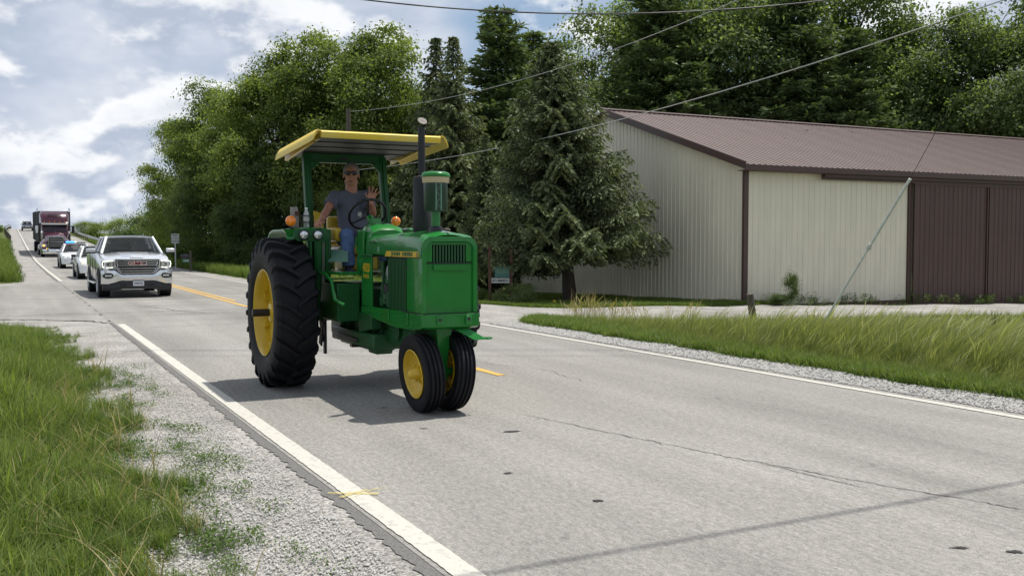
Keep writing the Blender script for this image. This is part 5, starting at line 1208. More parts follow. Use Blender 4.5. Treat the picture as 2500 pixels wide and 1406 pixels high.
# ---------------------------------------------------------------- driver
def remesh(o, vox, smooth_it=6, fac=.5):
    r = o.modifiers.new('remesh', 'REMESH'); r.mode = 'VOXEL'; r.voxel_size = vox; r.use_smooth_shade = True
    s = o.modifiers.new('smooth', 'SMOOTH'); s.iterations = smooth_it; s.factor = fac
def build_driver():
    P = on_tractor('person', 'man in a grey T-shirt, jeans and dark sunglasses driving the tractor and waving', 'person', (0,0,0))
    hip = Vector((-.28,0,1.69)); chest = Vector((-.36,0,2.02)); neck = Vector((-.365,0,2.235)); head = Vector((-.36,0,2.455))
    shR, shL = Vector((-.37,-.205,2.195)), Vector((-.37,.195,2.21))
    elR, elL = Vector((-.14,-.375,2.01)), Vector((-.12,.19,1.985))
    wrR, wrL = Vector((.10,-.52,1.875)), Vector((.0,.125,2.130))
    knR, knL = Vector((.19,-.235,1.73)), Vector((.19,.17,1.74))
    anR, anL = Vector((.30,-.25,1.36)), Vector((.36,.20,1.37))
    hipR, hipL = hip+Vector((0,-.10,0)), hip+Vector((0,.10,0))
    b = MB()
    b.cone2(hip, chest, .135, .13, fl=1.0).cone2(chest, neck-Vector((0,0,.05)), .13, .09).cone2(chest+Vector((0,-.06,.1)), shR, .09, .062).cone2(chest+Vector((0,.06,.1)), shL, .09, .062)
    b.cone2(neck-Vector((0,0,.03)), head-Vector((-.01,0,.07)), .074, .068)
    for s_, e_, w_ in ((shR, elR, wrR), (shL, elL, wrL)):
        b.cone2(s_, e_, .058, .043).cone2(e_, e_.lerp(w_, .3), .043, .047).cone2(e_.lerp(w_, .3), w_, .047, .028)
    for h_, k_, a_ in ((hipR, knR, anR), (hipL, knL, anL)): b.cone2(h_, k_, .085, .058).cone2(k_, a_, .055, .038)
    # head, turned towards the camera
    yaw = math.radians(-19); hd = Matrix.Rotation(yaw, 3, 'Z')
    def H_(x, y, z): return head + hd @ Vector((x, y, z))*1.13
    def hb(p, r, sc, seg=(18,12)):
        m_ = MB().ball((0,0,0), r, seg[0], seg[1], sc); b.add([H_(*(Vector(v)+Vector(p))) for v in m_.v], m_.f)
    hb((-.012,0,.035), .092, (1.08,.86,1.02)); hb((.018,0,-.035), .070, (1.0,.88,1.25)); hb((.052,0,-.098), .030, (1,1.15,.75)); hb((.0,0,-.075), .060, (1,1.02,.6))
    hb((.075,0,.030), .022, (1,2.6,.5)); hb((.094,0,-.012), .015, (1.1,.85,1.9)); hb((.104,0,-.028), .015, (1,1.15,.8))
    hb((.082,0,-.060), .018, (.8,1.55,.35)); hb((.080,0,-.074), .017, (.8,1.35,.42)); hb((.062,.032,-.025), .024, (.9,.9,1)); hb((.062,-.032,-.025), .024, (.9,.9,1))
    for s in (-1, 1): hb((-.006, s*.080, -.008), .022, (.75,.40,1.35)); hb((.0, s*.060, -.070), .022, (1.1,.6,.9))
    # right hand lies over the fender edge, fingers curled down
    def finger(ps, r0, r1):
        for i in range(len(ps)-1):
            a = r0 + (r1-r0)*i/(len(ps)-1); c = r0 + (r1-r0)*(i+1)/(len(ps)-1); b.cone2(ps[i], ps[i+1], a, c, 10)
    pr = wrR + Vector((.085,-.045,-.015)); b.cone2(wrR, pr, .027, .034, fl=1.25, side=(.4,.9,0)).cone2(pr+Vector((-.02,-.025,0)), pr+Vector((.0,.03,0)), .022, .022)
    fw = Vector((.88,-.42,0)).normalized(); sd_ = Vector((.42,.88,0)).normalized()
    for k, ln in enumerate((.030,.034,.033,.027)):
        q = pr + fw*.018 + sd_*(-.036+.024*k); finger([q, q+fw*ln*.9+Vector((0,0,.004)), q+fw*ln*1.5+Vector((0,0,-.022)), q+fw*ln*1.55+Vector((0,0,-.050))], .0105, .0080)
    finger([wrR+fw*.02+sd_*.022, wrR+fw*.05+sd_*.052+Vector((0,0,-.005)), wrR+fw*.085+sd_*.055+Vector((0,0,-.012))], .013, .009)
    # left hand raised, palm to the camera, fingers spread
    nrm = (hd @ Vector((1,0,0))); up = Vector((0,.22,.97)).normalized(); lat = up.cross(nrm).normalized()   # lat points to the hand's right in the picture
    if lat.y < 0: lat = -lat
    pc = wrL + up*.062
    for t in (-.034,-.012,.012,.034): b.cone2(wrL + lat*t*.55 + up*.005, pc + lat*t*1.05 + up*.018, .018, .017, 10)
    b.cone2(wrL - up*.03, wrL + up*.02, .027, .024, fl=1.2, side=tuple(lat))
    # seen from the camera the thumb is on the left of the raised left hand
    for k, (off, an, ln) in enumerate(((-.036,-.22,.082),(-.012,.03,.090),(.013,.34,.085),(.036,.72,.070))):
        d = (up*math.cos(an) + lat*math.sin(an)).normalized(); q = pc + up*.022 + lat*off
        finger([q, q+d*ln*.45+nrm*.002, q+d*ln*.78+nrm*.008, q+d*ln+nrm*.014], .0115, .0085)
    d = (up*.45 - lat*.95).normalized(); q = wrL + up*.025 - lat*.018
    finger([q, q+d*.042, q+d*.042+(up*.75-lat*.6)*.046], .0145, .0100)
    body = obj('body', b, MT['skin'], P, smooth=60); remesh(body, .0046, 5, .45)
    obj('lips', MB().add([tuple(H_(*p)) for p in ((.100,-.022,-.066),(.106,0,-.064),(.100,.022,-.066),(.104,0,-.071))], [(0,1,2,3)]).add([tuple(H_(*p)) for p in ((.099,-.022,-.067),(.103,.0,-.075),(.099,.022,-.067))], [(0,1,2)]), MT['rust'], P, smooth=0)
    # hair cap, brow and ears left free
    h = MB(); m_ = MB().ball((0,0,0), .094, 20, 12, (1.10,.93,1.02)); h.add([H_(v[0]-.024, v[1], v[2]+.047) for v in m_.v], m_.f)
    for s in (-1,1):
        m_ = MB().ball((0,0,0), .03, 10, 8, (1,.45,1.1)); h.add([H_(v[0]-.022, v[1]+s*.078, v[2]+.012) for v in m_.v], m_.f)
    hair = obj('hair', h, MT['hair'], P, smooth=60); remesh(hair, .006, 2, .4)
    g = MB()
    for s in (-1, 1):
        secs = []
        for t in (.08, .35, .7, 1.0):
            y = s*(.006+.060*t); x = .106 - .030*t*t; hh = .023 - .006*t
            secs.append([H_(x, y, .016+hh), H_(x+.004, y, .016), H_(x, y, .016-hh), H_(x-.006, y, .016-hh), H_(x-.006, y, .016+hh)])
        g.loft(secs); g.tube([H_(.076, s*.068, .026), H_(.0, s*.086, .018), H_(-.02, s*.086, .010)], .0035, 6)
    g.tube([H_(.107,-.009,.024), H_(.111,0,.026), H_(.107,.009,.024)], .004, 6)
    obj('sunglasses', g, MT['lens'], P, smooth=50)
    # T-shirt
    t = MB()
    t.cone2(hip+Vector((.0,0,.0)), chest, .168, .160, fl=1.0).cone2(hip+Vector((.02,-.06,.0)), chest+Vector((0,-.06,0)), .12, .125).cone2(hip+Vector((.02,.06,.0)), chest+Vector((0,.06,0)), .12, .125)
    t.cone2(chest, neck-Vector((.0,0,.075)), .158, .112).cone2(neck-Vector((0,0,.022)), shR-Vector((0,0,.012)), .072, .072).cone2(neck-Vector((0,0,.022)), shL-Vector((0,0,.012)), .072, .072).cone2(chest+Vector((0,-.07,.07)), shR, .115, .078).cone2(chest+Vector((0,.07,.07)), shL, .115, .078)
    t.cone2(hip+Vector((.09,0,.06)), chest+Vector((.06,0,-.08)), .095, .09)
    for s_, e_ in ((shR, elR), (shL, elL)):
        m1 = s_.lerp(e_, .62); d = (e_-s_).normalized(); t.cyl(s_, m1, .080, .078, 18)
    sh = obj('t_shirt', t, MT['shirt'], P, smooth=60); remesh(sh, .010, 7, .5)
    tx = bpy.data.textures.new('folds', 'CLOUDS'); tx.noise_scale = .09; dm = sh.modifiers.new('folds', 'DISPLACE'); dm.texture = tx; dm.strength = .016; dm.mid_level = .5
    pp = [(.0,-.035),(.02,-.03),(.018,-.008),(.035,.0),(.02,.012),(.022,.035),(.0,.025),(-.018,.04),(-.014,.012),(-.034,.004),(-.016,-.012),(-.022,-.032)]
    obj('shirt_print', MB().prism([(-.186,.045+a,1.975+b_) for a, b_ in pp], (-.006,0,0)), MT['sign_white'], P, smooth=0)
    # jeans, shoes
    j = MB().cone2(hipR, hipL, .125, .125).cone2(hip, hip+Vector((-.03,0,.06)), .15, .145)
    for h_, k_, a_ in ((hipR, knR, anR), (hipL, knL, anL)):
        j.cone2(h_, k_, .110, .082).cone2(k_, k_.lerp(a_, .5), .080, .076).cyl(k_.lerp(a_, .5), a_, .076, .072, 16)
    jo = obj('jeans', j, MT['denim'], P, smooth=60); remesh(jo, .010, 5, .5)
    tx2 = bpy.data.textures.new('creases', 'CLOUDS'); tx2.noise_scale = .06; dm = jo.modifiers.new('folds', 'DISPLACE'); dm.texture = tx2; dm.strength = .018
    for a_ in (anR, anL):
        s_ = MB().cone2(a_+Vector((-.04,0,-.045)), a_+Vector((.17,-.01,-.055)), .045, .036, fl=1.0); s_.cone2(a_, a_+Vector((0,0,-.03)), .045, .045)
        so = obj("shoe", s_, MT["shoe"], P, smooth=60); remesh(so, .01, 3, .5)

build_driver()
# ---------------------------------------------------------------- road vehicles; local x = 0 is the front bumper, x runs back as -x
def veh(name, label, cat, u, v, group=None):
    z = float(zroad(u)); p = RW(u, v, z); o = thing(name, label, cat, tuple(p), FACE, group)
    slope = (float(zroad(u+4))-z)/4; o.rotation_euler = Euler((0, math.atan(slope), FACE)); return o
def car_wheel(parent, x, y, r, w, rim, spokes=6):
    s = 1 if y > 0 else -1
    W = thing('wheel', None, None, (x, y, r), parent=parent)
    obj('tyre', MB().lathe([(-w/2,r*.66),(-w/2*1.04,r*.82),(-w/2*.9,r*.96),(-w/2*.6,r),(w/2*.6,r),(w/2*.9,r*.96),(w/2*1.04,r*.82),(w/2,r*.66),(w*.3,r*.6),(-w*.3,r*.6)], n=32, closed=True), MT['rubber'], W, smooth=40)
    m = MB().lathe([(s*w*.50,r*.68),(s*w*.52,r*.65),(s*w*.40,r*.60),(s*w*.30,r*.58),(-s*w*.4,r*.6)], n=32).cyl((0,s*w*.30,0), (0,s*w*.46,0), r*.15, n=12)
    for k in range(spokes):
        a = 2*PI*k/spokes; m.box((r*.36*math.cos(a), s*w*.40, r*.36*math.sin(a)), (r*.46, w*.10, r*.12), (0,-a,0))
    obj('rim', m, rim, W, smooth=30)
    obj('brake_disc', MB().cyl((0,s*w*.05,0), (0,s*w*.12,0), r*.58, n=20), MT['black'], W)
    return W
def sec(x, w, zb, zt, r=.08, crown=.03, tuck=.06):
    p = [(-w+tuck, zb), (-w+.01, zb+.12), (-w, zb+(zt-zb)*.55), (-w+.015, zt-r), (-w+r*.6, zt-r*.2), (-w*.5, zt+crown*.8)]
    p = p + [(0, zt+crown)] + [(-a, b) for a, b in p[::-1]]
    return [(x, a, b) for a, b in p]
def glasshouse(o, st, paint, wins=True):
    # st: stations (x_base, x_top) front and rear, widths and heights of belt and roof
    xb0, xt0, xt1, xb1, wb, wr, zb, zr = st
    def q(t0, t1, h):  # point on the front/rear planes
        return None
    gl = MB().loft([[(xb0,-wb,zb),(xb0+.04,0,zb),(xb0,wb,zb),(xb1,wb,zb),(xb1,-wb,zb)],[(xt0,-wr,zr-.03),(xt0+.03,0,zr-.02),(xt0,wr,zr-.03),(xt1,wr,zr-.03),(xt1,-wr,zr-.03)]])
    cb = obj('window_glass', gl, MT['glass'], o, smooth=0)
    obj('dashboard', MB().prism([(xb0-.02,-wb+.05,zb+.012),(xb1+.05,-wb+.05,zb+.03),(xb1+.05,wb-.05,zb+.03),(xb0-.02,wb-.05,zb+.012)], (0,0,.012)).box((xb0-.42,0,zb+.06), (.35,1.5*wb,.10)), MT['black'], o, smooth=0)
    xs_ = (xt0+xt1)*.5+.35; hh_ = (zr-zb)
    for s in (-1, 1): obj('front_seat', MB().box((xs_,s*.38,zb+hh_*.25), (.14,.46,hh_*.5)).box((xs_,s*.38,zb+hh_*.62), (.10,.26,hh_*.28)), MT['steel_dark'], o, bevel=.03)
    obj('instrument_hood', MB().tube([(xb0-.62,.38+.17*math.cos(t),zb+.10+.13*math.sin(t)) for t in np.linspace(0, PI, 9)], .014, 5), MT['black'], o)
    rf = MB().loft([[(x, -wr*k-.005, zr-.05), (x, -wr*k+.04, zr-.005), (x, -wr*.5*k, zr+.02), (x, 0, zr+.026), (x, wr*.5*k, zr+.02), (x, wr*k-.04, zr-.005), (x, wr*k+.005, zr-.05)] for x, k in ((xt0+.03,.985),(xt0-.06,1.01),((xt0+xt1)/2,1.015),(xt1+.06,1.01),(xt1-.03,.985))])
    obj('roof', rf, paint, o, smooth=50)
    for s in (-1, 1):
        n_ = 3 if abs(xt1-xt0) > 1.0 else 2
        xm0, xm1 = (xb0*.45+xb1*.55), (xt0*.5+xt1*.5)
        for a_, b_, r_ in (((xb0+.03,s*(wb+.005),zb-.04),(xt0+.01,s*(wr+.005),zr-.03),.045), ((xb1-.03,s*(wb+.005),zb-.04),(xt1-.01,s*(wr+.005),zr-.03),.06), ((xm0,s*(wb+.006),zb-.03),(xm1,s*(wr+.008),zr-.03),.04)):
            obj('window_pillar', MB().tube([a_, b_], r_, 6), paint, o, smooth=50)
def mirror(o, x, y, z, paint, sc=1.0):
    s = 1 if y > 0 else -1
    m = thing('mirror', None, None, (x, y, z), parent=o)
    obj('housing', MB().loft([[(-.06*sc,s*.0,-.06*sc),(.03*sc,s*.0,-.05*sc),(.04*sc,s*.0,.05*sc),(-.06*sc,s*.0,.075*sc)],[(-.06*sc,s*.24*sc,-.06*sc),(.0,s*.24*sc,-.045*sc),(.0,s*.24*sc,.05*sc),(-.06*sc,s*.24*sc,.065*sc)]]), paint, m, bevel=.02, seg=3)
    obj('arm', MB().box((-.02*sc,-s*.06,-.05*sc), (.06,.18,.04)).box((-.02*sc, s*.11*sc,-.068*sc), (.07*sc,.24*sc,.03)), MT['plastic'], m)

def build_pickup():
    o = veh('pickup_truck', 'silver-white pickup truck with chrome bars in its black grille, driving behind the tractor', 'pickup truck', 30.95, 3.42)
    S, BK = MT['silver'], MT['plastic']
    # body shell: hood, cab sides, bed
    body = MB().loft([sec(-.10,.90,.52,1.10,.07,.0), sec(-.22,.95,.50,1.15,.09,.02), sec(-.7,.985,.46,1.22,.10,.045), sec(-1.38,1.0,.45,1.29,.09,.05), sec(-1.65,1.005,.45,1.31,.06,.0), sec(-4.0,1.01,.45,1.33,.05,.0), sec(-5.7,1.0,.50,1.33,.04,.0)])
    obj('body', body, S, o, smooth=45)
    glasshouse(o, (-1.42,-2.02,-3.75,-3.95,.86,.665,1.32,1.815), S)
    obj('hood_bulge', MB().loft([[(x,-w,z),(x,-w+.06,z+h),(x,w-.06,z+h),(x,w,z)] for x,w,z,h in ((-.20,.40,1.135,.02),(-.55,.44,1.20,.055),(-1.35,.50,1.28,.055))]), S, o, smooth=40)
    obj('hood_slot', MB().box((-.225,0,1.168), (.02,.36,.018)), BK, o)
    # grille
    gp = [(-.585,1.115),(.585,1.115),(.60,1.06),(.58,.90),(.50,.78),(.42,.735),(-.42,.735),(-.50,.78),(-.58,.90),(-.60,1.06)]
    go = [(y*1.07, .925+(z-.925)*1.13) for y, z in gp]
    sur = MB().loft([[(-.14,y,z) for y,z in go],[(-.015,y,z) for y,z in go],[(.0,y*.985,.925+(z-.925)*.98) for y,z in go],[(.0,y*1.01,.925+(z-.925)*1.02) for y,z in gp],[(-.05,y,z) for y,z in gp]], caps=False)
    g = obj('grille', MB().prism([(-.045,y,z) for y,z in gp], (-.05,0,0)), MT['black'], o)
    obj('grille_frame', sur, MT['chrome'], o, smooth=40)
    bar = MB()
    for z, w in ((1.075,.54),(.955,.54),(.865,.52),(.79,.46)):
        bar.box((-.03,0,z), (.03,2*w,.013))
    for s in (-1,1):
        bar.box((-.03,s*.39,1.015), (.03,.27,.014)).box((-.03,s*.255,1.015), (.03,.012,.05))
        bar.tube([(-.03,s*.54,1.09),(-.03,s*.565,1.06),(-.03,s*.54,.96),(-.03,s*.56,.92),(-.03,s*.46,.78)], .012, 5)
    obj('grille_bar', bar, MT['chrome'], g, smooth=0)
    text('GMC', .155, MT['chrome'], g, (-.012,0,1.013), (PI/2,0,PI/2), name='emblem_border', ext=.006, sx=1.45, bold=.013)
    text('GMC', .155, MT['red'], g, (-.002,0,1.013), (PI/2,0,PI/2), name='emblem', ext=.008, sx=1.45, bold=.004)
    for s in (-1, 1):
        h = thing('headlight', None, None, (0,0,0), parent=o)
        hp = [(s*.64,1.105),(s*.955,1.085),(s*.975,1.0),(s*.955,.885),(s*.86,.86),(s*.66,.875)]
        xo = lambda y: -.035-.13*max(0,abs(y)-.6)/.38
        obj('housing', MB().prism([(xo(y),y,z) for y,z in hp], (-.12,0,0)), MT['steel_dark'], h)
        rp = [(xo(y)+.012,y,z) for y,z in [(s*.66,1.088),(s*.935,1.070),(s*.953,1.0),(s*.935,.905),(s*.85,.882),(s*.67,.895)]]
        obj('running_light', MB().tube(rp, .014, 6), MT['drl'], h)
        obj('projector', MB().cyl((xo(.80)-.0,s*.80,.985), (xo(.80)+.022,s*.80,.985), .062, n=18), MT['chrome'], h); obj('projector_lens', MB().ball((xo(.8)+.015,s*.80,.985), .045, 14, 8, (.5,1,1)), MT['glass'], h)
        obj('headlight_cover', MB().box((xo(.7)+.004,s*.70,.985), (.01,.07,.15)), MT['lamp_glass'], h)
        fog = obj('fog_lamp', MB().lathe([(0,.0),(.012,.055),(.02,.07),(.0,.085)], (.018-.05,s*.80,.655), (1,0,0), 20), BK, o)
        for i_, v_ in enumerate(fog.data.vertices):
            v_.co.y = s*.80 + (v_.co.y - s*.80)*1.9
        obj('fog_lens', MB().box((-.02,s*.80,.655), (.02,.18,.05)), MT['lamp_glass'], fog, bevel=.01)
        mirror(o, -1.62, s*1.03, 1.375, S, 1.05)
        obj('door_handle', MB().box((-2.75,s*1.02,1.16), (.2,.03,.03)).box((-3.7,s*1.02,1.16), (.2,.03,.03)), MT['chrome'], o)
        for xw in (-.98, -4.62): obj('wheel_arch', MB().lathe([(s*.995,.455),(s*1.022,.455),(s*1.022,.40),(s*.9,.40)], (xw,0,.42), (0,1,0), 30), BK, o)
        for xw in (-.98, -4.62): obj('wheel_well', MB().cyl((xw,s*.70,.42), (xw,s*1.008,.42), .43, n=28), MT['black'], o)
        obj('side_step', MB().box((-2.8,s*1.03,.40), (2.5,.14,.05)), MT['chrome'], o, bevel=.015)
        for xw in (-.98, -4.62): car_wheel(o, xw, s*.905, .395, .27, MT['steel'], 6)
        sw = MB().box((-2.15,s*.80,1.56), (.01,.01,.01))
        obj('wiper', MB().tube([(-1.40,s*.10,1.345),(-1.47,s*.55,1.40)], .01, 4), BK, o)
        obj('door_seam', MB().box((-1.95,s*1.012,.92), (.012,.012,.78)).box((-2.95,s*1.014,.92), (.012,.012,.80)).box((-3.92,s*1.014,.92), (.012,.012,.80)), BK, o, smooth=0)
    # chrome bumper with the raised centre
    bp = MB()
    ys = [-.99,-.93,-.80,-.62,-.50,-.42,0,.42,.50,.62,.80,.93,.99]
    rows = []
    for y in ys:
        a = abs(y); top = .835 if a > .62 else (.835-.13*min(1,(.62-a)/.16) if a > .46 else .705); bot = .385 if a > .72 else (.385+.09*min(1,(.72-a)/.2))
        xf = -.03-.17*max(0,a-.6)**1.3/.29
        mid = (top+bot)/2
        rows.append([(xf-.04,y,top),(xf+.02,y,top-.03),(xf+.035,y,mid),(xf+.01,y,bot+.03),(xf-.05,y,bot),(xf-.15,y,bot),(xf-.15,y,top)])
    bpo = obj('bumper', bp.loft(rows), MT['chrome'], o, smooth=50)
    bpo.data.materials.clear(); bpo.data.materials.append(MT['chrome_soft'])
    obj('bumper_trim', MB().tube([(-.22,-.985,.845),(-.11,-.80,.845),(-.03,-.63,.835),(.0,-.47,.705),(.01,.0,.695),(.0,.47,.705),(-.03,.63,.835),(-.11,.80,.845),(-.22,.985,.845)], .014, 5), BK, o)
    obj('air_dam', MB().loft([[(x,y,zt),(x+.02,y,(zt+zb)/2),(x-.02,y,zb),(x-.12,y,zb),(x-.12,y,zt)] for x,y,zt,zb in ((-.22,-.95,.40,.225),(-.10,-.75,.40,.215),(-.06,-.6,.44,.215),(-.05,-.42,.485,.26),(-.05,.42,.485,.26),(-.06,.6,.44,.215),(-.10,.75,.40,.215),(-.22,.95,.40,.225))]), BK, o, smooth=30)
    for s in (-1,1): obj('tow_hook', MB().tube([(-.03,s*.33,.40),(.01,s*.36,.37),(.01,s*.44,.37),(-.03,s*.46,.40)], .014, 6), MT['black'], o)
    pl = obj('number_plate', MB().box((.0,.02,.425), (.012,.305,.145)), MT['plate'], o, bevel=.004)
    text('3594752', .085, MT['ink'], pl, (.008,.02,.422), (PI/2,0,PI/2), ext=.001, sx=.82, bold=.002)
    obj('engine_bay', MB().box((-.9,0,.55), (1.3,1.3,.3)).box((-2.9,0,.50), (4.9,.9,.16)), MT['black'], o)
    obj('rear_axle', MB().cyl((-4.62,-.8,.40), (-4.62,.8,.40), .06, n=10).ball((-4.62,0,.40), .15, 12, 8), MT['black'], o)
    obj('roof_antenna', MB().prism([(-2.25,.42,1.83),(-2.42,.42,1.83),(-2.42,.42,1.895)], (0,.04,0)), BK, o)
    return o

build_pickup()

def build_sedan(label, u, v, bar, xl=-4.95):
    o = veh('police_car', label, 'police car', u, v, 'white police cars between the pickup and the semi truck')
    S, BK = MT['white'], MT['plastic']
    body = MB().loft([sec(-.03,.78,.36,.66,.08,.0), sec(-.16,.88,.30,.76,.10,.02), sec(-.7,.93,.25,.86,.10,.045), sec(-1.45,.945,.24,.95,.08,.05), sec(-1.7,.95,.24,.96,.06,.0), sec(-3.9,.95,.24,1.0,.06,.0), sec(-4.6,.92,.30,.98,.08,.03), sec(-4.93,.86,.38,.90,.08,.02)])
    obj('body', body, S, o, smooth=50)
    glasshouse(o, (-1.42,-2.20,-3.35,-3.98,.80,.60,.985,1.445), S)
    obj('grille', MB().box((-.028,0,.60), (.03,.78,.14)), BK, o)
    gb = MB()
    for k in range(4): gb.box((-.008,0,.55+.033*k), (.012,.76,.010))
    obj('grille_bar', gb, MT['chrome'], o)
    obj('bumper', MB().loft([[(x,y,.50),(x+.04,y,.42),(x+.02,y,.28),(x-.1,y,.26),(x-.1,y,.50)] for x,y in ((-.22,-.90),(-.06,-.72),(0,-.4),(0,.4),(-.06,.72),(-.22,.90))]), S, o, smooth=50)
    obj('lower_intake', MB().box((.02,0,.33), (.03,.9,.07)), BK, o)
    obj('number_plate', MB().box((.05,0,.43), (.01,.30,.12)), MT['plate'], o)
    for s in (-1, 1):
        h = thing('headlight', None, None, (0,0,0), parent=o)
        obj('housing', MB().prism([(-.06-.10*(abs(y)>.7),y,z) for y,z in ((s*.46,.70),(s*.84,.745),(s*.87,.62),(s*.46,.56))], (-.10,0,0)), MT['lamp_glass'] if bar else MT['chrome'], h)
        obj('reflector', MB().box((-.05,s*.56,.635), (.03,.14,.09)).box((-.14,s*.76,.67), (.06,.12,.09)), MT['steel_dark'] if bar else MT['amber_lit'], h)
        for xw in (-.98, -3.88):
            car_wheel(o, xw, s*.86, .335, .22, MT['steel'], 5)
        for xw in (-.98, -3.88): obj('wheel_well', MB().cyl((xw,s*.65,.34), (xw,s*.955,.34), .375, n=24), MT['black'], o)
        mirror(o, -1.75, s*.96, 1.03, MT['plastic'] if not bar else S, .8)
        obj('door_seam', MB().box((-1.85,s*.952,.65), (.01,.01,.6)).box((-2.85,s*.955,.65), (.01,.01,.65)).box((-2.3,s*.957,.52), (3.0,.012,.03)), BK, o, smooth=0)
        obj('sun_visor', MB().box((-2.12,s*.30,1.40), (.02,.40,.07), (0,.9,0)), MT['steel_dark'], o)
    if bar:
        lb = thing('light_bar', None, None, (-2.55, 0, 1.50), parent=o)
        obj('base', MB().box((0,0,.0), (.26,1.12,.05)), BK, lb); obj('blue_lens', MB().box((0,-.30,.065), (.26,.50,.09)), MT['blue_lamp'], lb, bevel=.02)
        obj('clear_lens', MB().box((0,.30,.065), (.26,.50,.09)), MT['lamp_glass'], lb, bevel=.02); obj('centre_lamp', MB().box((.0,0,.07), (.2,.09,.09)), MT['drl'], lb)
        obj('push_bar', MB().tube([(.10,-.36,.35),(.12,-.36,.68),(.12,.36,.68),(.10,.36,.35)], .02, 6), BK, o)
    return o
build_sedan('nearer white police sedan with an amber-lit headlamp, just behind the pickup', 46.8, 3.72, False)
build_sedan('farther white police car with a blue light bar, in front of the semi truck', 64.3, 3.80, True)

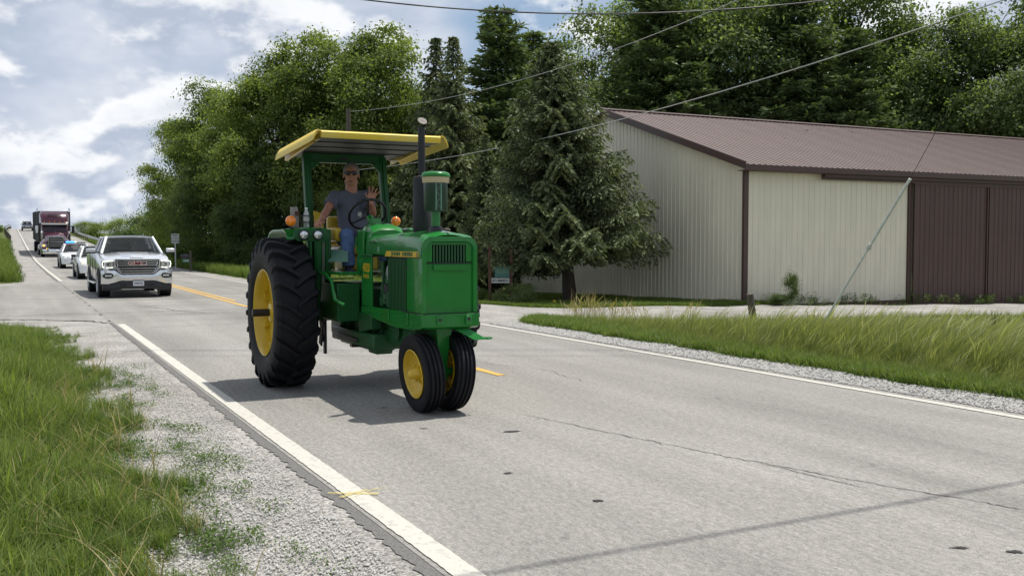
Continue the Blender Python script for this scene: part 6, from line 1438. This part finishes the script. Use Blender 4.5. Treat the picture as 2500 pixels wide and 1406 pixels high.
def build_semi():
    o = veh('semi_truck', 'maroon semi truck with chrome stacks pulling a dark grey-green trailer over the bridge approach', 'semi truck', 92, 3.75)
    M_, C_, K = MT['maroon'], MT['chrome'], MT['black']
    cab = MB().loft([[(x,-w,.95),(x,-w,zt-.12),(x,-w+.12,zt),(x,w-.12,zt),(x,w,zt-.12),(x,w,.95)] for x,w,zt in ((-1.75,1.0,1.95),(-1.95,1.02,2.35),(-2.45,1.06,2.86),(-4.6,1.10,2.9))])
    obj('cab', cab, M_, o, smooth=30)
    obj('windshield', MB().loft([[(-1.79,-.93,2.10),(-1.69,0,2.08),(-1.79,.93,2.10)],[(-2.24,-.90,2.78),(-2.14,0,2.78),(-2.24,.90,2.78)]], loop=False), MT['glass'], o, smooth=0)
    obj('windshield_divider', MB().box((-1.93,0,2.42), (.03,.05,.78), (0,-.58,0)), K, o)
    obj('sun_visor', MB().prism([(-2.02,-1.05,2.86),(-2.40,-1.05,2.96),(-2.40,1.05,2.96),(-2.02,1.05,2.86)], (0,0,-.13)), C_, o)
    obj('sleeper_fairing', MB().loft([[(x,-w,2.85),(x,-w,zt-.2),(x,-w+.2,zt),(x,w-.2,zt),(x,w,zt-.2),(x,w,2.85)] for x,w,zt in ((-2.45,1.02,3.05),(-2.75,1.08,3.56),(-3.3,1.15,3.84),(-4.7,1.22,3.86))]), M_, o, smooth=35)
    obj('fairing_window', MB().loft([[(-2.60,-.62,3.42),(-2.55,.0,3.44),(-2.60,.62,3.42)],[(-2.78,-.52,3.62),(-2.74,0,3.66),(-2.78,.52,3.62)]], loop=False), MT['glass'], o, smooth=0)
    for k in range(5): obj('marker_light', MB().box((-2.44,-.8+.4*k,3.0), (.05,.08,.04)), MT['amber'], o)
    hood = MB().loft([[(x,-w,.9),(x,-w,zt-.25),(x,-w+.22,zt-.04),(x,0,zt+.03),(x,w-.22,zt-.04),(x,w,zt-.25),(x,w,.9)] for x,w,zt in ((-.16,.62,1.70),(-.5,.70,1.85),(-1.85,.86,2.08))])
    obj('hood', hood, M_, o, smooth=50)
    gr = obj('grille', MB().box((-.12,0,1.32), (.06,1.10,.82)), K, o, bevel=.03)
    obj('grille_shell', MB().tube([(-.09,-.56,.9),(-.09,-.56,1.66),(-.09,-.48,1.74),(-.09,.48,1.74),(-.09,.56,1.66),(-.09,.56,.9)], .035, 6), C_, o)
    gb = MB()
    for k in range(9): gb.box((-.08,0,.96+.085*k), (.02,1.04,.022))
    obj('grille_bar', gb, MT['steel'], gr, smooth=0)
    obj('bull_bar', MB().tube([(.10,-.68,.5),(.14,-.66,1.16),(.14,-.58,1.24),(.14,.58,1.24),(.14,.66,1.16),(.10,.68,.5)], .04, 8).tube([(.14,-.66,.85),(.14,.66,.85)], .03, 6), MT['steel_dark'], o)
    obj('hood_ornament', MB().box((-.2,0,1.80), (.1,.03,.08)), C_, o)
    obj('bumper', MB().loft([[(x,y,.68),(x+.03,y,.52),(x,y,.30),(x-.12,y,.30),(x-.12,y,.68)] for x,y in ((-.55,-1.18),(-.15,-1.05),(0,-.7),(0,.7),(-.15,1.05),(-.55,1.18))]), C_, o, smooth=40)
    obj('number_plate', MB().box((.02,.1,.5), (.01,.3,.15)), MT['plate'], o)
    for s in (-1, 1):
        fd = MB().loft([[(-.25,s*.62,.65),(-.25,s*1.10,.62),(-.25,s*1.08,1.10),(-.25,s*.66,1.35)],[(-.75,s*.66,.95),(-.75,s*1.20,.9),(-.75,s*1.18,1.25),(-.75,s*.70,1.55)],[(-1.7,s*.8,.95),(-1.7,s*1.20,.9),(-1.7,s*1.18,1.2),(-1.7,s*.86,1.6)]])
        obj('front_fender', fd, M_, o, smooth=50)
        h = thing('headlight', None, None, (-.24, s*.90, .98), parent=o)
        obj('housing', MB().box((0,0,0), (.10,.34,.24)), C_, h, bevel=.03); obj('turn_lamp', MB().box((.06,s*.07,0), (.04,.14,.16)), MT['amber_lit'] if s < 0 else MT['amber'], h)
        obj('fog_lamp', MB().cyl((-.02,s*.72,.72), (.05,s*.72,.72), .06, n=12), MT['amber_lit'], o)
        st = thing('exhaust_stack', None, None, (-4.75, s*1.28, 0), parent=o)
        obj('pipe', MB().cyl((0,0,1.2), (0,0,3.95), .085, n=14), MT['steel_dark'], st); obj('tip', MB().tube([(0,0,3.85),(0,0,4.0),(-.08,0,4.12)], .09, 12), C_, st)
        mr = thing('mirror', None, None, (-1.95, s*1.42, 2.32), parent=o)
        obj('housing', MB().box((0,0,0), (.10,.22,.62)), K if s > 0 else C_, mr, bevel=.03); obj('arm', MB().tube([(0,-s*.35,.25),(0,0,.27)], .02, 6).tube([(0,-s*.35,-.25),(0,0,-.27)], .02, 6), K, mr)
        obj('hood_mirror', MB().tube([(-.75,s*.85,1.6),(-.70,s*1.05,2.02)], .015, 5).ball((-.70,s*1.06,2.08), .11, 10, 8, (.5,1,1)), C_, o)
        car_wheel(o, -.95, s*1.02, .50, .30, C_, 8)
        for x in (-5.4,-6.7): car_wheel(o, x, s*.98, .50, .55, MT['steel'], 8)
        obj('fuel_tank', MB().cyl((-2.6,s*.98,.78), (-4.2,s*.98,.78), .32, n=18), C_, o)
    obj('chassis', MB().box((-4,0,.8), (6.5,.9,.3)), K, o)
    # trailer is a thing of its own, coupled behind
    t = veh('semi_trailer', 'long dark grey-green box trailer coupled behind the maroon semi truck', 'trailer', 97.3, 3.75)
    TM = MT['trailer']
    bx = obj('box', MB().box((-8,0,2.55), (15.6,2.58,2.70)), TM, t, bevel=.03)
    obj('front_frame', MB().box((-.18,0,3.88), (.06,2.62,.07)).box((-.18,1.29,2.6), (.06,.08,2.85)).box((-.18,-1.29,2.6), (.06,.08,2.85)), MT['steel_dark'], t)
    sb = MB()
    for k in range(13):
        for s in (-1,1): sb.box((-.6-1.2*k,s*1.30,2.55), (.08,.04,2.7))
    obj('side_stake', sb, MT['steel_dark'], t, smooth=0)
    for x in (-13.2,-14.5):
        for s in (-1,1): car_wheel(t, x, s*1.0, .50, .50, MT['steel'], 8)
    obj('underframe', MB().box((-8,0,1.12), (15,1.0,.2)), K, t)
    return o
build_semi()

def build_suv():
    o = veh('dark_suv', 'small dark SUV with roof rack cresting the bridge behind the semi truck', 'car', 205, 3.55)
    D_ = mat('dark_blue_paint', (.02,.035,.06), .3, .2, coat=1)
    body = MB().loft([sec(-.05,.86,.45,.92,.08,.0), sec(-.25,.93,.40,1.0,.10,.03), sec(-1.3,.96,.38,1.12,.10,.05), sec(-4.4,.96,.38,1.15,.06,.0), sec(-4.7,.92,.45,1.1,.08,.0)])
    obj('body', body, D_, o, smooth=50); glasshouse(o, (-1.25,-1.85,-4.2,-4.55,.84,.68,1.14,1.72), D_)
    obj('grille', MB().box((-.03,0,.80), (.03,.9,.14)), MT['chrome'], o); obj('bumper', MB().box((-.02,0,.50), (.16,1.8,.18)), MT['plastic'], o, bevel=.04)
    for s in (-1,1):
        obj('headlight', MB().box((-.06,s*.72,.85), (.06,.26,.13)), MT['lamp_glass'], o, bevel=.02)
        for x in (-.95,-3.8): car_wheel(o, x, s*.86, .37, .24, MT['steel'], 5)
        mirror(o, -1.6, s*.97, 1.2, D_, .8)
        obj('roof_rail', MB().tube([(-2.1,s*.6,1.78),(-4.0,s*.6,1.78)], .025, 5), MT['steel_dark'], o)
build_suv()
